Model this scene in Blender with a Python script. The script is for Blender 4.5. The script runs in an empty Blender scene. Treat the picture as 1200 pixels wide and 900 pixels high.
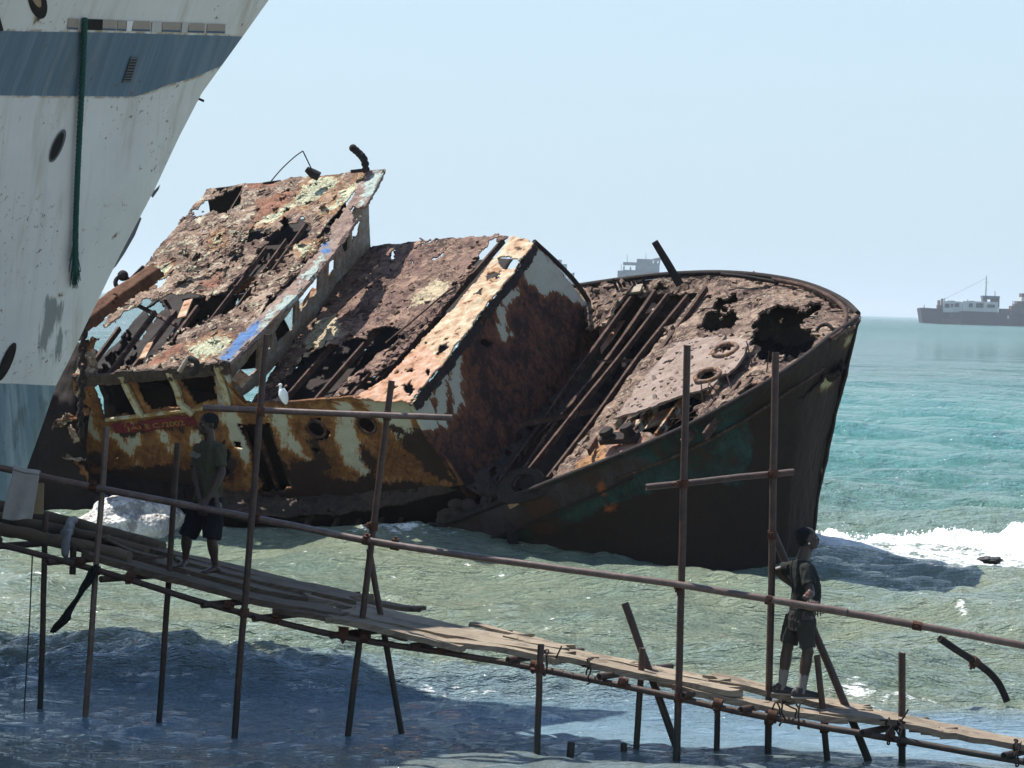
import bpy, math, random
import numpy as np
from mathutils import Vector, Matrix

random.seed(11)
rng = np.random.default_rng(5)
SC = bpy.context.scene
COL = SC.collection
PI = math.pi

# ------------------------------------------------------------------ camera
W0, H0, FPX = 1200.0, 900.0, 2823.0
CAMZ = 4.55
PITCH = math.atan(93.5 / FPX)
ROLL = math.radians(1.75)
_F = np.array([0, math.cos(PITCH), -math.sin(PITCH)])
_R0 = np.array([1.0, 0, 0])
_U0 = np.array([0, math.sin(PITCH), math.cos(PITCH)])
CR = math.cos(ROLL) * _R0 + math.sin(ROLL) * _U0
CU = -math.sin(ROLL) * _R0 + math.cos(ROLL) * _U0
CF = _F
CAM = np.array([0, 0, CAMZ])

def ray(px, py):
    return CF + (px - W0 / 2) / FPX * CR + (H0 / 2 - py) / FPX * CU

def P(px, py, d):
    """world point seen at photo pixel (px, py) at distance d along +Y"""
    r = ray(px, py)
    return CAM + r * (d / r[1])

def Pz(px, py, z=0.0):
    r = ray(px, py)
    return CAM + r * ((z - CAMZ) / r[2])

def V(px, py, d):
    return Vector(P(px, py, d))

def project(v):
    q = np.asarray(v, float) - CAM
    x, y, z = q @ CR, q @ CU, q @ CF
    return W0 / 2 + FPX * x / z, H0 / 2 - FPX * y / z

class Plane:
    def __init__(s, a, b, c):
        s.o = P(*a)
        n = np.cross(P(*b) - s.o, P(*c) - s.o)
        s.n = n / np.linalg.norm(n)
        if s.n[2] < 0:
            s.n = -s.n
    def pt(s, px, py, off=0.0):
        r = ray(px, py)
        return CAM + r * (((s.o + s.n * off - CAM) @ s.n) / (r @ s.n))

cam = bpy.data.cameras.new('camera')
cam.sensor_width = 36.0
cam.lens = FPX / W0 * 36.0
cam.clip_start = 0.5
cam.clip_end = 60000
co = bpy.data.objects.new('camera', cam)
COL.objects.link(co)
M = Matrix.Identity(4)
for i in range(3):
    M[i][0], M[i][1], M[i][2], M[i][3] = CR[i], CU[i], -CF[i], CAM[i]
co.matrix_world = M
SC.camera = co

# ------------------------------------------------------------------ numpy noise
_perm = np.random.default_rng(3).permutation(512)
_grad = np.random.default_rng(4).normal(size=(512, 3))
_grad /= np.linalg.norm(_grad, axis=1)[:, None]

def _h(i, j, k):
    return _perm[(_perm[(_perm[i & 511] + j) & 511] + k) & 511]

def perlin(p):
    p = np.asarray(p, float)
    f = np.floor(p).astype(int)
    t = p - f
    u = t * t * t * (t * (t * 6 - 15) + 10)
    out = 0
    for a in (0, 1):
        for b in (0, 1):
            for c in (0, 1):
                g = _grad[_h(f[..., 0] + a, f[..., 1] + b, f[..., 2] + c)]
                w = (u[..., 0] if a else 1 - u[..., 0]) * (u[..., 1] if b else 1 - u[..., 1]) * (u[..., 2] if c else 1 - u[..., 2])
                d = g[..., 0] * (t[..., 0] - a) + g[..., 1] * (t[..., 1] - b) + g[..., 2] * (t[..., 2] - c)
                out = out + w * d
    return out * 1.5

def fbm(p, o=4, gain=0.5):
    p = np.asarray(p, float)
    r, a, s = 0, 1.0, 1.0
    for i in range(o):
        r = r + a * perlin(p * s + 17.3 * i)
        a *= gain
        s *= 2.03
    return r

def cells(p):
    """nearest and second distances and a random value of the nearest cell"""
    p = np.asarray(p, float)
    f = np.floor(p).astype(int)
    d1 = np.full(p.shape[:-1], 9.0)
    d2 = np.full(p.shape[:-1], 9.0)
    val = np.zeros(p.shape[:-1])
    for a in (-1, 0, 1):
        for b in (-1, 0, 1):
            for c in (-1, 0, 1):
                h = _h(f[..., 0] + a, f[..., 1] + b, f[..., 2] + c)
                q = f + np.array([a, b, c]) + (_grad[h] * 0.45 + 0.5)
                d = np.linalg.norm(p - q, axis=-1)
                m = d < d1
                d2 = np.where(m, d1, np.minimum(d2, d))
                val = np.where(m, (h % 97) / 96.0, val)
                d1 = np.where(m, d, d1)
    return d1, d2, val

def sdf(px, py, poly):
    """signed distance (positive inside) to a polygon, photo pixels"""
    poly = np.asarray(poly, float)
    x, y = np.asarray(px, float), np.asarray(py, float)
    ins = np.zeros(x.shape, bool)
    best = np.full(x.shape, 1e9)
    n = len(poly)
    for i in range(n):
        x0, y0 = poly[i]
        x1, y1 = poly[(i + 1) % n]
        dx, dy = x1 - x0, y1 - y0
        t = np.clip(((x - x0) * dx + (y - y0) * dy) / (dx * dx + dy * dy + 1e-12), 0, 1)
        best = np.minimum(best, np.hypot(x - x0 - t * dx, y - y0 - t * dy))
        c = ((y0 > y) != (y1 > y)) & (x < dx * (y - y0) / (dy if abs(dy) > 1e-9 else 1e-9) + x0)
        ins ^= c
    return np.where(ins, best, -best)

def sdfs(px, py, polys):
    r = np.full(np.shape(px), -60.0)
    for q in polys:
        r = np.maximum(r, sdf(px, py, q))
    return r

# ------------------------------------------------------------------ objects
def empty(name, loc, label=None, cat=None, group=None):
    o = bpy.data.objects.new(name, None)
    o.empty_display_size = 0.3
    COL.objects.link(o)
    o.location = loc
    tag(o, label, cat, group)
    return o

def tag(o, label=None, cat=None, group=None, kind=None):
    if label: o['label'] = label
    if cat: o['category'] = cat
    if group: o['group'] = group
    if kind: o['kind'] = kind
    return o

ORIG = {}
def world_loc(o):
    l = Vector((0, 0, 0))
    while o is not None:
        l += o.location
        o = o.parent
    return l

def link(name, me, mat, parent=None, origin=None):
    """mesh data hold world coordinates; move them to the object's origin"""
    o = bpy.data.objects.new(name, me)
    COL.objects.link(o)
    n = len(me.vertices)
    co_ = np.empty(n * 3, np.float32)
    me.vertices.foreach_get('co', co_)
    co_ = co_.reshape(-1, 3)
    if origin is None:
        if n:
            lo, hi = co_.min(0), co_.max(0)
            origin = Vector(((lo[0] + hi[0]) / 2, (lo[1] + hi[1]) / 2, lo[2]))
        else:
            origin = Vector((0, 0, 0))
    co_ -= np.array(origin, np.float32)
    me.vertices.foreach_set('co', co_.ravel())
    o.location = Vector(origin)
    if parent is not None:
        o.parent = parent
        o.location = Vector(origin) - world_loc(parent)
    if mat is not None:
        me.materials.append(mat)
    me.update()
    return o

def smooth(me, on=True):
    me.polygons.foreach_set('use_smooth', [on] * len(me.polygons))

def frame(t):
    t = np.asarray(t, float)
    t = t / (np.linalg.norm(t) + 1e-12)
    a = np.array([0, 0, 1.0]) if abs(t[2]) < 0.9 else np.array([1.0, 0, 0])
    u = np.cross(a, t); u /= np.linalg.norm(u)
    return u, np.cross(t, u)

class MB:
    def __init__(s):
        s.v, s.f, s.sm = [], [], []
    def add(s, vs, fs, sm=False):
        b = len(s.v)
        s.v.extend([tuple(map(float, q)) for q in vs])
        s.f.extend([tuple(b + i for i in q) for q in fs])
        s.sm.extend([sm] * len(fs))
        return s
    def box(s, c, sx, sy, sz, ax=None):
        """half sizes along axes ax (3 vectors)"""
        ax = np.eye(3) if ax is None else np.asarray(ax, float)
        c = np.asarray(c, float)
        vs = [c + a * sx * ax[0] + b * sy * ax[1] + d * sz * ax[2] for a in (-1, 1) for b in (-1, 1) for d in (-1, 1)]
        s.add(vs, [(0, 1, 3, 2), (4, 6, 7, 5), (0, 4, 5, 1), (2, 3, 7, 6), (0, 2, 6, 4), (1, 5, 7, 3)])
        return s
    def beam(s, a, b, w, h, up=None):
        a, b = np.asarray(a, float), np.asarray(b, float)
        t = b - a; L = np.linalg.norm(t); t /= L
        up = np.array([0, 0, 1.0]) if up is None else np.asarray(up, float)
        u = np.cross(up, t); u /= np.linalg.norm(u) + 1e-9
        w2 = np.cross(t, u)
        return s.box((a + b) / 2, L / 2, w / 2, h / 2, [t, u, w2])
    def tube(s, pts, r, n=8, caps=True, sm=True, hollow=False):
        pts = [np.asarray(p, float) for p in pts]
        rs = r if hasattr(r, '__len__') else [r] * len(pts)
        u = None
        vs, fs = [], []
        for i, p in enumerate(pts):
            t = pts[min(i + 1, len(pts) - 1)] - pts[max(i - 1, 0)]
            t = t / (np.linalg.norm(t) + 1e-12)
            if u is None:
                u, w = frame(t)
            else:
                u = u - t * (u @ t); u /= np.linalg.norm(u) + 1e-12
                w = np.cross(t, u)
            for k in range(n):
                a = 2 * PI * k / n
                vs.append(p + rs[i] * (math.cos(a) * u + math.sin(a) * w))
        for i in range(len(pts) - 1):
            for k in range(n):
                fs.append((i * n + k, i * n + (k + 1) % n, (i + 1) * n + (k + 1) % n, (i + 1) * n + k))
        s.add(vs, fs, sm)
        if caps:
            b = len(s.v)
            m = (len(pts) - 1) * n
            s.v.extend([tuple(q) for q in vs[:n]] + [tuple(q) for q in vs[m:]])
            if hollow:
                for e, p, tt in ((0, pts[0], pts[1] - pts[0]), (1, pts[-1], pts[-2] - pts[-1])):
                    tt = tt / np.linalg.norm(tt)
                    c0 = len(s.v)
                    for k in range(n):
                        q = np.array(s.v[b + e * n + k]); s.v.append(tuple(p + (q - p) * .78))
                    for k in range(n):
                        q = np.array(s.v[c0 + k]); s.v.append(tuple(q + tt * .12))
                    for k in range(n):
                        k2 = (k + 1) % n
                        s.f.append((b + e * n + k, b + e * n + k2, c0 + k2, c0 + k)); s.sm.append(False)
                        s.f.append((c0 + k, c0 + k2, c0 + n + k2, c0 + n + k)); s.sm.append(True)
                    s.f.append(tuple(c0 + n + k for k in range(n))); s.sm.append(False)
            else:
                s.f.append(tuple(b + k for k in range(n))[::-1]); s.sm.append(False)
                s.f.append(tuple(b + n + k for k in range(n))); s.sm.append(False)
        return s
    def ball(s, c, r, nu=14, nv=9, ax=None):
        r = np.asarray(r if hasattr(r, '__len__') else (r, r, r), float)
        ax = np.eye(3) if ax is None else np.asarray(ax, float)
        vs, fs = [], []
        for j in range(nv + 1):
            th = PI * j / nv
            for i in range(nu):
                ph = 2 * PI * i / nu
                q = np.array([math.sin(th) * math.cos(ph), math.sin(th) * math.sin(ph), math.cos(th)]) * r
                vs.append(np.asarray(c, float) + q[0] * ax[0] + q[1] * ax[1] + q[2] * ax[2])
        for j in range(nv):
            for i in range(nu):
                fs.append((j * nu + i, (j + 1) * nu + i, (j + 1) * nu + (i + 1) % nu, j * nu + (i + 1) % nu))
        s.add(vs, fs, True)
        return s
    def torus(s, c, R, r, ax, n=28, m=8, sx=1.0):
        vs, fs = [], []
        for i in range(n):
            a = 2 * PI * i / n
            d = math.cos(a) * sx * np.asarray(ax[0]) + math.sin(a) * np.asarray(ax[1])
            for k in range(m):
                b = 2 * PI * k / m
                vs.append(np.asarray(c) + d * R + r * (math.cos(b) * d / np.linalg.norm(d) + math.sin(b) * np.asarray(ax[2])))
        for i in range(n):
            for k in range(m):
                fs.append((i * m + k, ((i + 1) % n) * m + k, ((i + 1) % n) * m + (k + 1) % m, i * m + (k + 1) % m))
        s.add(vs, fs, True)
        return s
    def mesh(s, name):
        me = bpy.data.meshes.new(name)
        me.from_pydata(s.v, [], s.f)
        me.polygons.foreach_set('use_smooth', s.sm)
        return me
    def build(s, name, mat, parent=None, origin=None):
        return link(name, s.mesh(name), mat, parent, origin)

def fast_mesh(name, verts, quads, sm=True):
    me = bpy.data.meshes.new(name)
    nv, nq = len(verts), len(quads)
    me.vertices.add(nv)
    me.vertices.foreach_set('co', np.asarray(verts, np.float32).ravel())
    me.loops.add(nq * 4)
    me.loops.foreach_set('vertex_index', np.asarray(quads, np.int32).ravel())
    me.polygons.add(nq)
    me.polygons.foreach_set('loop_start', np.arange(nq, dtype=np.int32) * 4)
    try:
        me.polygons.foreach_set('loop_total', np.full(nq, 4, np.int32))
    except Exception:
        pass
    me.update(calc_edges=True)
    smooth(me, sm)
    return me

def attr(me, name, vals):
    a = me.attributes.new(name, 'FLOAT', 'POINT')
    a.data.foreach_set('value', np.asarray(vals, np.float32).ravel())

def resample(pts, n, cyc=False):
    pts = np.asarray(pts, float)
    t = np.linspace(0, len(pts) - 1, n)
    i = np.clip(t.astype(int), 0, len(pts) - 2)
    f = (t - i)[:, None]
    return pts[i] * (1 - f) + pts[i + 1] * f

def catmull(pts, n):
    pts = np.asarray(pts, float)
    m = len(pts)
    t = np.linspace(0, m - 1, n)
    i = np.clip(t.astype(int), 0, m - 2)
    f = (t - i)[:, None]
    p0, p1, p2, p3 = pts[np.maximum(i - 1, 0)], pts[i], pts[i + 1], pts[np.minimum(i + 2, m - 1)]
    return 0.5 * (2 * p1 + (p2 - p0) * f + (2 * p0 - 5 * p1 + 4 * p2 - p3) * f ** 2 + (3 * p1 - p0 - 3 * p2 + p3) * f ** 3)

def sheet(name, mat, parent, curves, nu, nv, thick=0.02, disp=None, holes=(), rag=2.5, rust=0.0,
          attrs=None, smu=True, smv=False, flat=False, chips=0, chipsize=.09, edge=0.0, seed=0, flip=False):
    """plate ruled through world-space curves; disp(points, uv) -> metres along the normal;
    holes: photo-space outlines of corroded openings; rust: share of the plate eaten by small holes"""
    cs = [catmull(c, nu) if smu and len(c) > 2 else resample(c, nu) for c in curves]
    g = np.array(cs)
    G = np.empty((nv, nu, 3))
    for k in range(nu):
        G[:, k] = catmull(g[:, k], nv) if smv and len(g) > 2 else resample(g[:, k], nv)
    du = np.gradient(G, axis=1)
    dv = np.gradient(G, axis=0)
    N = np.cross(du, dv)
    N /= np.linalg.norm(N, axis=2)[..., None] + 1e-12
    toward = ((CAM - G) * N).sum(2).mean() > 0
    if toward == flip:
        N = -N
    uvu = np.cumsum(np.linalg.norm(du, axis=2), axis=1)
    uvv = np.cumsum(np.linalg.norm(dv, axis=2), axis=0)
    px0, py0 = project(G)
    if disp is not None:
        G = G + N * disp(G + seed * 3.1)[..., None]
    vs = G.reshape(-1, 3)
    idx = np.arange(nu * nv).reshape(nv, nu)
    q = np.stack([idx[:-1, :-1], idx[:-1, 1:], idx[1:, 1:], idx[1:, :-1]], -1).reshape(-1, 4)
    qx = px0.ravel()[q].mean(1)
    qy = py0.ravel()[q].mean(1)
    c3 = vs[q].mean(1)
    keep = np.ones(len(q), bool)
    if len(holes) or rust or edge:
        n1 = fbm(c3 * 3.1 + seed, 3)
        n2 = fbm(c3 * 3.1 + 40 + seed, 3)
        n3 = fbm(c3 * 11 + 90 + seed, 2)
        for h in holes:
            s_ = sdf(qx + rag * n1 * 2.2, qy + rag * n2 * 2.2, h) + rag * .8 * n3
            keep &= s_ < 0
        if rust:
            r_ = fbm(c3 * np.array([2.6, 2.6, 2.6]) + 7 + seed, 4) + .35 * fbm(c3 * 9 + seed, 2)
            keep &= r_ < np.quantile(r_, 1 - rust)
        if edge:
            jj, ii = np.divmod(np.arange(len(q)), nu - 1)
            de = np.minimum(np.minimum(jj, nv - 2 - jj), np.minimum(ii, nu - 2 - ii))
            keep &= de > edge * (fbm(c3 * 4 + 33, 3) * 1.6 + .1)
    # normals face up/outward: orient by N
    nn = np.cross(vs[q[:, 1]] - vs[q[:, 0]], vs[q[:, 3]] - vs[q[:, 0]])
    Nf = N.reshape(-1, 3)[q[:, 0]]
    if ((nn * Nf).sum(1)).mean() < 0:
        q = q[:, ::-1]
        keep = keep
    q = q[keep]
    used = np.unique(q)
    remap = -np.ones(len(vs), int)
    remap[used] = np.arange(len(used))
    vv = vs[used]
    qq = remap[q]
    extra_v, extra_q = [], []
    A = {}
    for k, fn in (attrs or {}).items():
        A[k] = fn(px0, py0).reshape(-1)[used]
    U, Vv = uvu.reshape(-1)[used], uvv.reshape(-1)[used]
    if chips:
        r = np.random.default_rng(seed + 77)
        pick = r.integers(0, len(q), chips)
        Nq = N.reshape(-1, 3)[q[pick][:, 0]]
        base = len(vv)
        for c_, n_, qi in zip(vs[q[pick]].mean(1), Nq, pick):
            t1, t2 = frame(n_)
            a = r.uniform(0, 2 * PI)
            e1 = (math.cos(a) * t1 + math.sin(a) * t2) + n_ * r.normal(0, .35)
            e2 = np.cross(n_, e1) + n_ * r.normal(0, .25)
            s1, s2 = chipsize * r.uniform(.4, 1.3), chipsize * r.uniform(.2, .8)
            cc = c_ + n_ * r.uniform(.0, .025)
            extra_v += [cc - e1 * s1 - e2 * s2, cc + e1 * s1 * r.uniform(.5, 1) - e2 * s2 * r.uniform(.4, 1), cc + e1 * s1 + e2 * s2, cc - e1 * s1 * r.uniform(.4, 1) + e2 * s2]
            extra_q.append([base, base + 1, base + 2, base + 3]); base += 4
        rep = np.repeat(remap[q[pick][:, 0]], 4)
        vv = np.concatenate([vv, np.array(extra_v)])
        qq = np.concatenate([qq, np.array(extra_q)])
        A = {k: np.concatenate([A[k], A[k][rep]]) for k in A}
        U = np.concatenate([U, U[rep]]); Vv = np.concatenate([Vv, Vv[rep]])
    me = fast_mesh(name, vv, qq, not flat)
    for k in A:
        attr(me, k, A[k])
    uv = me.uv_layers.new(name='UVMap')
    L = np.empty((len(qq) * 4, 2), np.float32)
    L[:, 0] = U[qq.ravel()]; L[:, 1] = Vv[qq.ravel()]
    uv.data.foreach_set('uv', L.ravel())
    o = link(name, me, mat, parent)
    if thick:
        m = o.modifiers.new('thickness', 'SOLIDIFY')
        m.thickness = thick
        m.offset = -1
    return o

def flakes(s1=6.0, a1=.03, s2=14.0, a2=.012, stretch=(1, 1, 1)):
    st = np.array(stretch, float)
    def fn(G):
        w = G + .12 * np.stack([perlin(G * 2.3), perlin(G * 2.3 + 9), perlin(G * 2.3 + 21)], -1)
        d1, d2, val = cells(w * s1 * st)
        e1, e2, va2 = cells(w * s2 * st + 5)
        return a1 * (val - .5) * np.clip((d2 - d1) * 4, 0, 1) + a2 * (va2 - .5) + a1 * .9 * fbm(G * 1.7, 4)
    return fn

def dents(a=.02, s=1.2):
    return lambda G: a * fbm(G * s, 4)
# ------------------------------------------------------------------ materials
class NT:
    def __init__(s, name):
        s.m = bpy.data.materials.new(name)
        s.m.use_nodes = True
        s.t = s.m.node_tree
        s.b = s.t.nodes['Principled BSDF']
        s.out = s.t.nodes['Material Output']
        s._tc = None
    def n(s, k, **kw):
        o = s.t.nodes.new(k)
        for a, b in kw.items():
            setattr(o, a, b)
        return o
    def l(s, a, b):
        s.t.links.new(a, b)
    def inp(s, sock, v):
        if isinstance(v, bpy.types.NodeSocket):
            s.l(v, sock)
        elif isinstance(v, (tuple, list)) and len(v) == 3 and sock.type == 'RGBA':
            sock.default_value = (*v, 1)
        else:
            sock.default_value = v
    def obj(s):
        if s._tc is None:
            s._tc = s.n('ShaderNodeTexCoord')
        return s._tc.outputs['Object']
    def pos(s):
        return s.n('ShaderNodeNewGeometry').outputs['Position']
    def uv(s):
        s.obj()
        return s._tc.outputs['UV']
    def mapp(s, vec, scale=(1, 1, 1), loc=(0, 0, 0), rot=(0, 0, 0)):
        o = s.n('ShaderNodeMapping')
        s.l(vec, o.inputs[0])
        o.inputs['Scale'].default_value = scale
        o.inputs['Location'].default_value = loc
        o.inputs['Rotation'].default_value = rot
        return o.outputs[0]
    def noise(s, scale, detail=6, rough=.6, vec=None, dist=0.0, off=0.0):
        o = s.n('ShaderNodeTexNoise')
        v = vec if vec is not None else s.obj()
        if off:
            v = s.mapp(v, loc=(off, off * .7, off * 1.3))
        s.l(v, o.inputs['Vector'])
        o.inputs['Scale'].default_value = scale
        o.inputs['Detail'].default_value = detail
        o.inputs['Roughness'].default_value = rough
        o.inputs['Distortion'].default_value = dist
        return o.outputs['Fac']
    def voro(s, scale, out='Distance', vec=None, feature='F1', rnd=1.0):
        o = s.n('ShaderNodeTexVoronoi')
        o.feature = feature
        s.l(vec if vec is not None else s.obj(), o.inputs['Vector'])
        o.inputs['Scale'].default_value = scale
        o.inputs['Randomness'].default_value = rnd
        return o.outputs[out]
    def ramp(s, fac, stops, interp='LINEAR'):
        o = s.n('ShaderNodeValToRGB')
        o.color_ramp.interpolation = interp
        e = o.color_ramp.elements
        while len(e) < len(stops):
            e.new(.5)
        for q, (p_, c) in zip(e, stops):
            q.position = p_
            q.color = (c, c, c, 1) if not hasattr(c, '__len__') else (*c, 1)
        s.l(fac, o.inputs[0])
        return o.outputs[0]
    def math(s, op, a, b=0.0, c=None, clamp=False):
        o = s.n('ShaderNodeMath', operation=op)
        o.use_clamp = clamp
        s.inp(o.inputs[0], a)
        s.inp(o.inputs[1], b)
        if c is not None:
            s.inp(o.inputs[2], c)
        return o.outputs[0]
    def step(s, x, lo, hi):
        o = s.n('ShaderNodeMapRange')
        o.interpolation_type = 'SMOOTHSTEP'
        s.inp(o.inputs['Value'], x)
        o.inputs['From Min'].default_value = lo
        o.inputs['From Max'].default_value = hi
        return o.outputs[0]
    def mix(s, f, a, b, mode='MIX'):
        o = s.n('ShaderNodeMix', data_type='RGBA', blend_type=mode)
        s.inp(o.inputs['Factor'], f)
        s.inp(o.inputs['A'], a) if False else s.inp(o.inputs[6], a)
        s.inp(o.inputs[7], b)
        return o.outputs[2]
    def attr(s, name):
        o = s.n('ShaderNodeAttribute', attribute_name=name)
        return o.outputs['Fac']
    def bump(s, h, strength=.5, dist=.02, prev=None):
        o = s.n('ShaderNodeBump')
        o.inputs['Strength'].default_value = strength
        o.inputs['Distance'].default_value = dist
        s.inp(o.inputs['Height'], h)
        if prev is not None:
            s.l(prev, o.inputs['Normal'])
        return o.outputs[0]
    def done(s, col, rough=.8, nrm=None, metal=0.0, spec=.3):
        s.inp(s.b.inputs['Base Color'], col)
        s.inp(s.b.inputs['Roughness'], rough)
        s.inp(s.b.inputs['Metallic'], metal)
        s.b.inputs['Specular IOR Level'].default_value = spec
        if nrm is not None:
            s.l(nrm, s.b.inputs['Normal'])
        return s.m

def plain(name, col, rough=.8, var=.25, scale=12, bump=.3, bd=.01, spec=.3):
    n = NT(name)
    f = n.noise(scale, 6, .65)
    g = n.noise(scale * 7, 4, .6)
    c = n.mix(n.math('MULTIPLY', f, .9), tuple(x * (1 - var) for x in col), tuple(min(1, x * (1 + var)) for x in col))
    return n.done(c, rough, n.bump(n.math('ADD', f, n.math('MULTIPLY', g, .4)), bump, bd), spec=spec)

RD = (.030, .016, .013)      # near-black wet rust
RB = (.085, .045, .034)      # brown rust
RP = (.152, .092, .068)       # mauve-brown flake
RT = (.28, .185, .125)        # tan flake
RO = (.26, .095, .028)       # orange
RR = (.20, .048, .026)       # red oxide
RY = (.36, .20, .06)         # ochre

def rust(name, ramp, scale=1.6, layers=(), plate=.12, plates=7.0, soft=.10, tide=0, streak=0.0, bump=.8, bd=.03, rough=.85, grit=.6, spec=.25, streakcol=RD):
    """layers: (attr or None, threshold, noise amp, noise scale, colour, colour 2, halo colour or None, streak amp)"""
    n = NT(name)
    a = n.noise(scale, 9, .68, dist=.4)
    b = n.noise(scale * 5.3, 7, .7, off=3.3)
    wv = n.n('ShaderNodeVectorMath', operation='ADD')
    wn = n.n('ShaderNodeTexNoise'); wn.inputs['Scale'].default_value = scale * 2.2; wn.inputs['Detail'].default_value = 5
    n.l(n.obj(), wn.inputs['Vector'])
    ws_ = n.n('ShaderNodeVectorMath', operation='SCALE'); n.l(wn.outputs['Color'], ws_.inputs[0]); ws_.inputs['Scale'].default_value = .5
    n.l(n.obj(), wv.inputs[0]); n.l(ws_.outputs[0], wv.inputs[1])
    v = n.voro(plates, 'Color', wv.outputs[0])
    vb = n.n('ShaderNodeSeparateColor'); n.l(v, vb.inputs[0])
    v2 = n.voro(plates * 2.9, 'Color', wv.outputs[0])
    vc = n.n('ShaderNodeSeparateColor'); n.l(v2, vc.inputs[0])
    pf = n.math('ADD', n.math('MULTIPLY', vb.outputs[0], .55), n.math('MULTIPLY', vc.outputs[0], .45))
    f = n.math('ADD', n.math('MULTIPLY', a, .62), n.math('MULTIPLY', b, .38))
    f = n.math('ADD', f, n.math('MULTIPLY', n.math('SUBTRACT', pf, .5), plate))
    col = n.ramp(f, ramp)
    st = None
    if streak:
        sv = n.mapp(n.uv(), scale=(9, 1.1, 1))
        st = n.noise(1.0, 6, .65, vec=sv, dist=.3)
        col = n.mix(n.math('MULTIPLY', n.step(st, .48, .68), streak), col, streakcol)
    h = n.math('ADD', n.math('MULTIPLY', a, .7), n.math('MULTIPLY', b, .5))
    crack = None
    if plate > .2:
        e1 = n.voro(plates, 'Distance', wv.outputs[0], 'DISTANCE_TO_EDGE')
        e2 = n.voro(plates * 2.9, 'Distance', wv.outputs[0], 'DISTANCE_TO_EDGE')
        crack = n.math('MINIMUM', n.step(e1, .0, .10), n.math('ADD', n.step(e2, .0, .12), .35))
        crack = n.math('MAXIMUM', crack, n.step(n.noise(scale * 1.3, 5, .6, off=12), .50, .60))
        h = n.math('ADD', h, n.math('MULTIPLY', crack, .5))
    h = n.math('ADD', h, n.math('MULTIPLY', pf, plate * 1.6))
    for (at, thr, amp, sc, c1, c2, halo, sa) in layers:
        x = n.math('SUBTRACT', n.noise(sc, 8, .68, off=thr * 3 + sc), .5)
        x = n.math('MULTIPLY', x, amp)
        if at:
            x = n.math('ADD', x, n.math('MULTIPLY', n.attr(at), .07))
        if sa:
            sv2 = n.mapp(n.uv(), scale=(7, .8, 1), loc=(sc, 0, 0))
            x = n.math('ADD', x, n.math('MULTIPLY', n.math('SUBTRACT', n.noise(1.0, 7, .7, vec=sv2), .5), sa))
        k = n.step(x, thr - soft * .5, thr + soft * .5)
        if plate > .2: x = n.math('ADD', x, n.math('MULTIPLY', n.math('SUBTRACT', vc.outputs[1], .5), .35)); k = n.step(x, thr, thr + soft)
        if halo:
            hk = n.step(x, thr - .55, thr + .05)
            col = n.mix(n.math('MULTIPLY', hk, .8), col, halo)
        pc = n.mix(n.noise(sc * 2.7, 6, .7, off=9.1), c1, c2)
        col = n.mix(k, col, pc)
        h = n.math('ADD', h, n.math('MULTIPLY', k, .25))
    if crack is not None: col = n.mix(1.0, col, n.ramp(crack, [(0.0, .38), (.5, .85), (1.0, 1.0)]), 'MULTIPLY')
    fine = n.noise(scale * 26, 4, .7, off=6.0)
    col = n.mix(grit, col, n.ramp(fine, [(.25, .35), (.5, .95), (.78, 1.0)]), 'MULTIPLY')
    h = n.math('ADD', h, n.math('MULTIPLY', fine, .22))
    if tide:
        sp_ = n.n('ShaderNodeSeparateXYZ'); n.l(n.pos(), sp_.inputs[0])
        zz = n.math('ADD', sp_.outputs[2], n.math('MULTIPLY', n.math('SUBTRACT', n.noise(6, 5, .7, off=2), .5), .5))
        col = n.mix(n.step(zz, .55, .25), col, (.016, .018, .013))
    return n.done(col, rough, n.bump(h, bump, bd), spec=spec)

CREAM = (.50, .47, .36)
PALEG = (.36, .42, .31)
GREYW = (.46, .48, .45)

MAT = {}
MAT['roof'] = rust('flaking_roof_rust', [(.22, RD), (.34, RB), (.45, RP), (.56, RT), (.70, (.40, .32, .25))], 2.2,
                   [(None, .13, 1.6, .9, RD, RB, None, 0), (None, .12, 1.6, 3.0, (.40, .40, .29), (.52, .44, .31), None, 0),
                    ('pale', .05, 1.8, 3.2, (.36, .44, .30), (.58, .50, .34), (.32, .16, .07), 0),
                    ('red', .05, 1.2, 2.0, (.23, .09, .055), (.30, .15, .09), None, 0)], plate=.34, plates=4.2, bump=.8, bd=.028)
MAT['deckroof'] = rust('dark_flaking_roof', [(.22, RD), (.36, (.12, .068, .056)), (.50, (.20, .12, .09)), (.68, (.32, .21, .145))], 2.0,
                       [(None, .13, 1.6, .9, RD, RB, None, 0), ('pale', .05, 1.3, 3.4, (.42, .35, .22), (.52, .42, .28), None, 0),
                        (None, .34, 1.6, 5.0, (.30, .27, .22), (.45, .40, .33), None, 0)], plate=.34, plates=4.2, bump=.8, bd=.028)
MAT['strip'] = rust('peeling_cream_plate', [(.3, RB), (.5, (.30, .15, .06)), (.7, (.42, .27, .14))], 2.4,
                    [('pale', -.15, 1.3, 2.6, (.52, .43, .28), (.60, .56, .43), (.38, .18, .08), 0),
                     ('pink', .0, .8, 2.4, (.50, .30, .21), (.60, .42, .33), None, 0),
                     (None, .20, 1.6, 4.0, RD, RB, (.3, .13, .05), 0)], bump=.7, bd=.03)
MAT['bulk'] = rust('bulkhead_rust', [(.30, (.016, .010, .010)), (.45, (.042, .022, .019)), (.55, (.14, .055, .034)), (.70, (.28, .105, .045))], 1.5,
                   [('cream', -.05, 2.0, 2.4, (.52, .52, .44), (.42, .40, .30), (.22, .085, .03), 1.6)], streak=.6, bump=.8, bd=.03)
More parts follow.
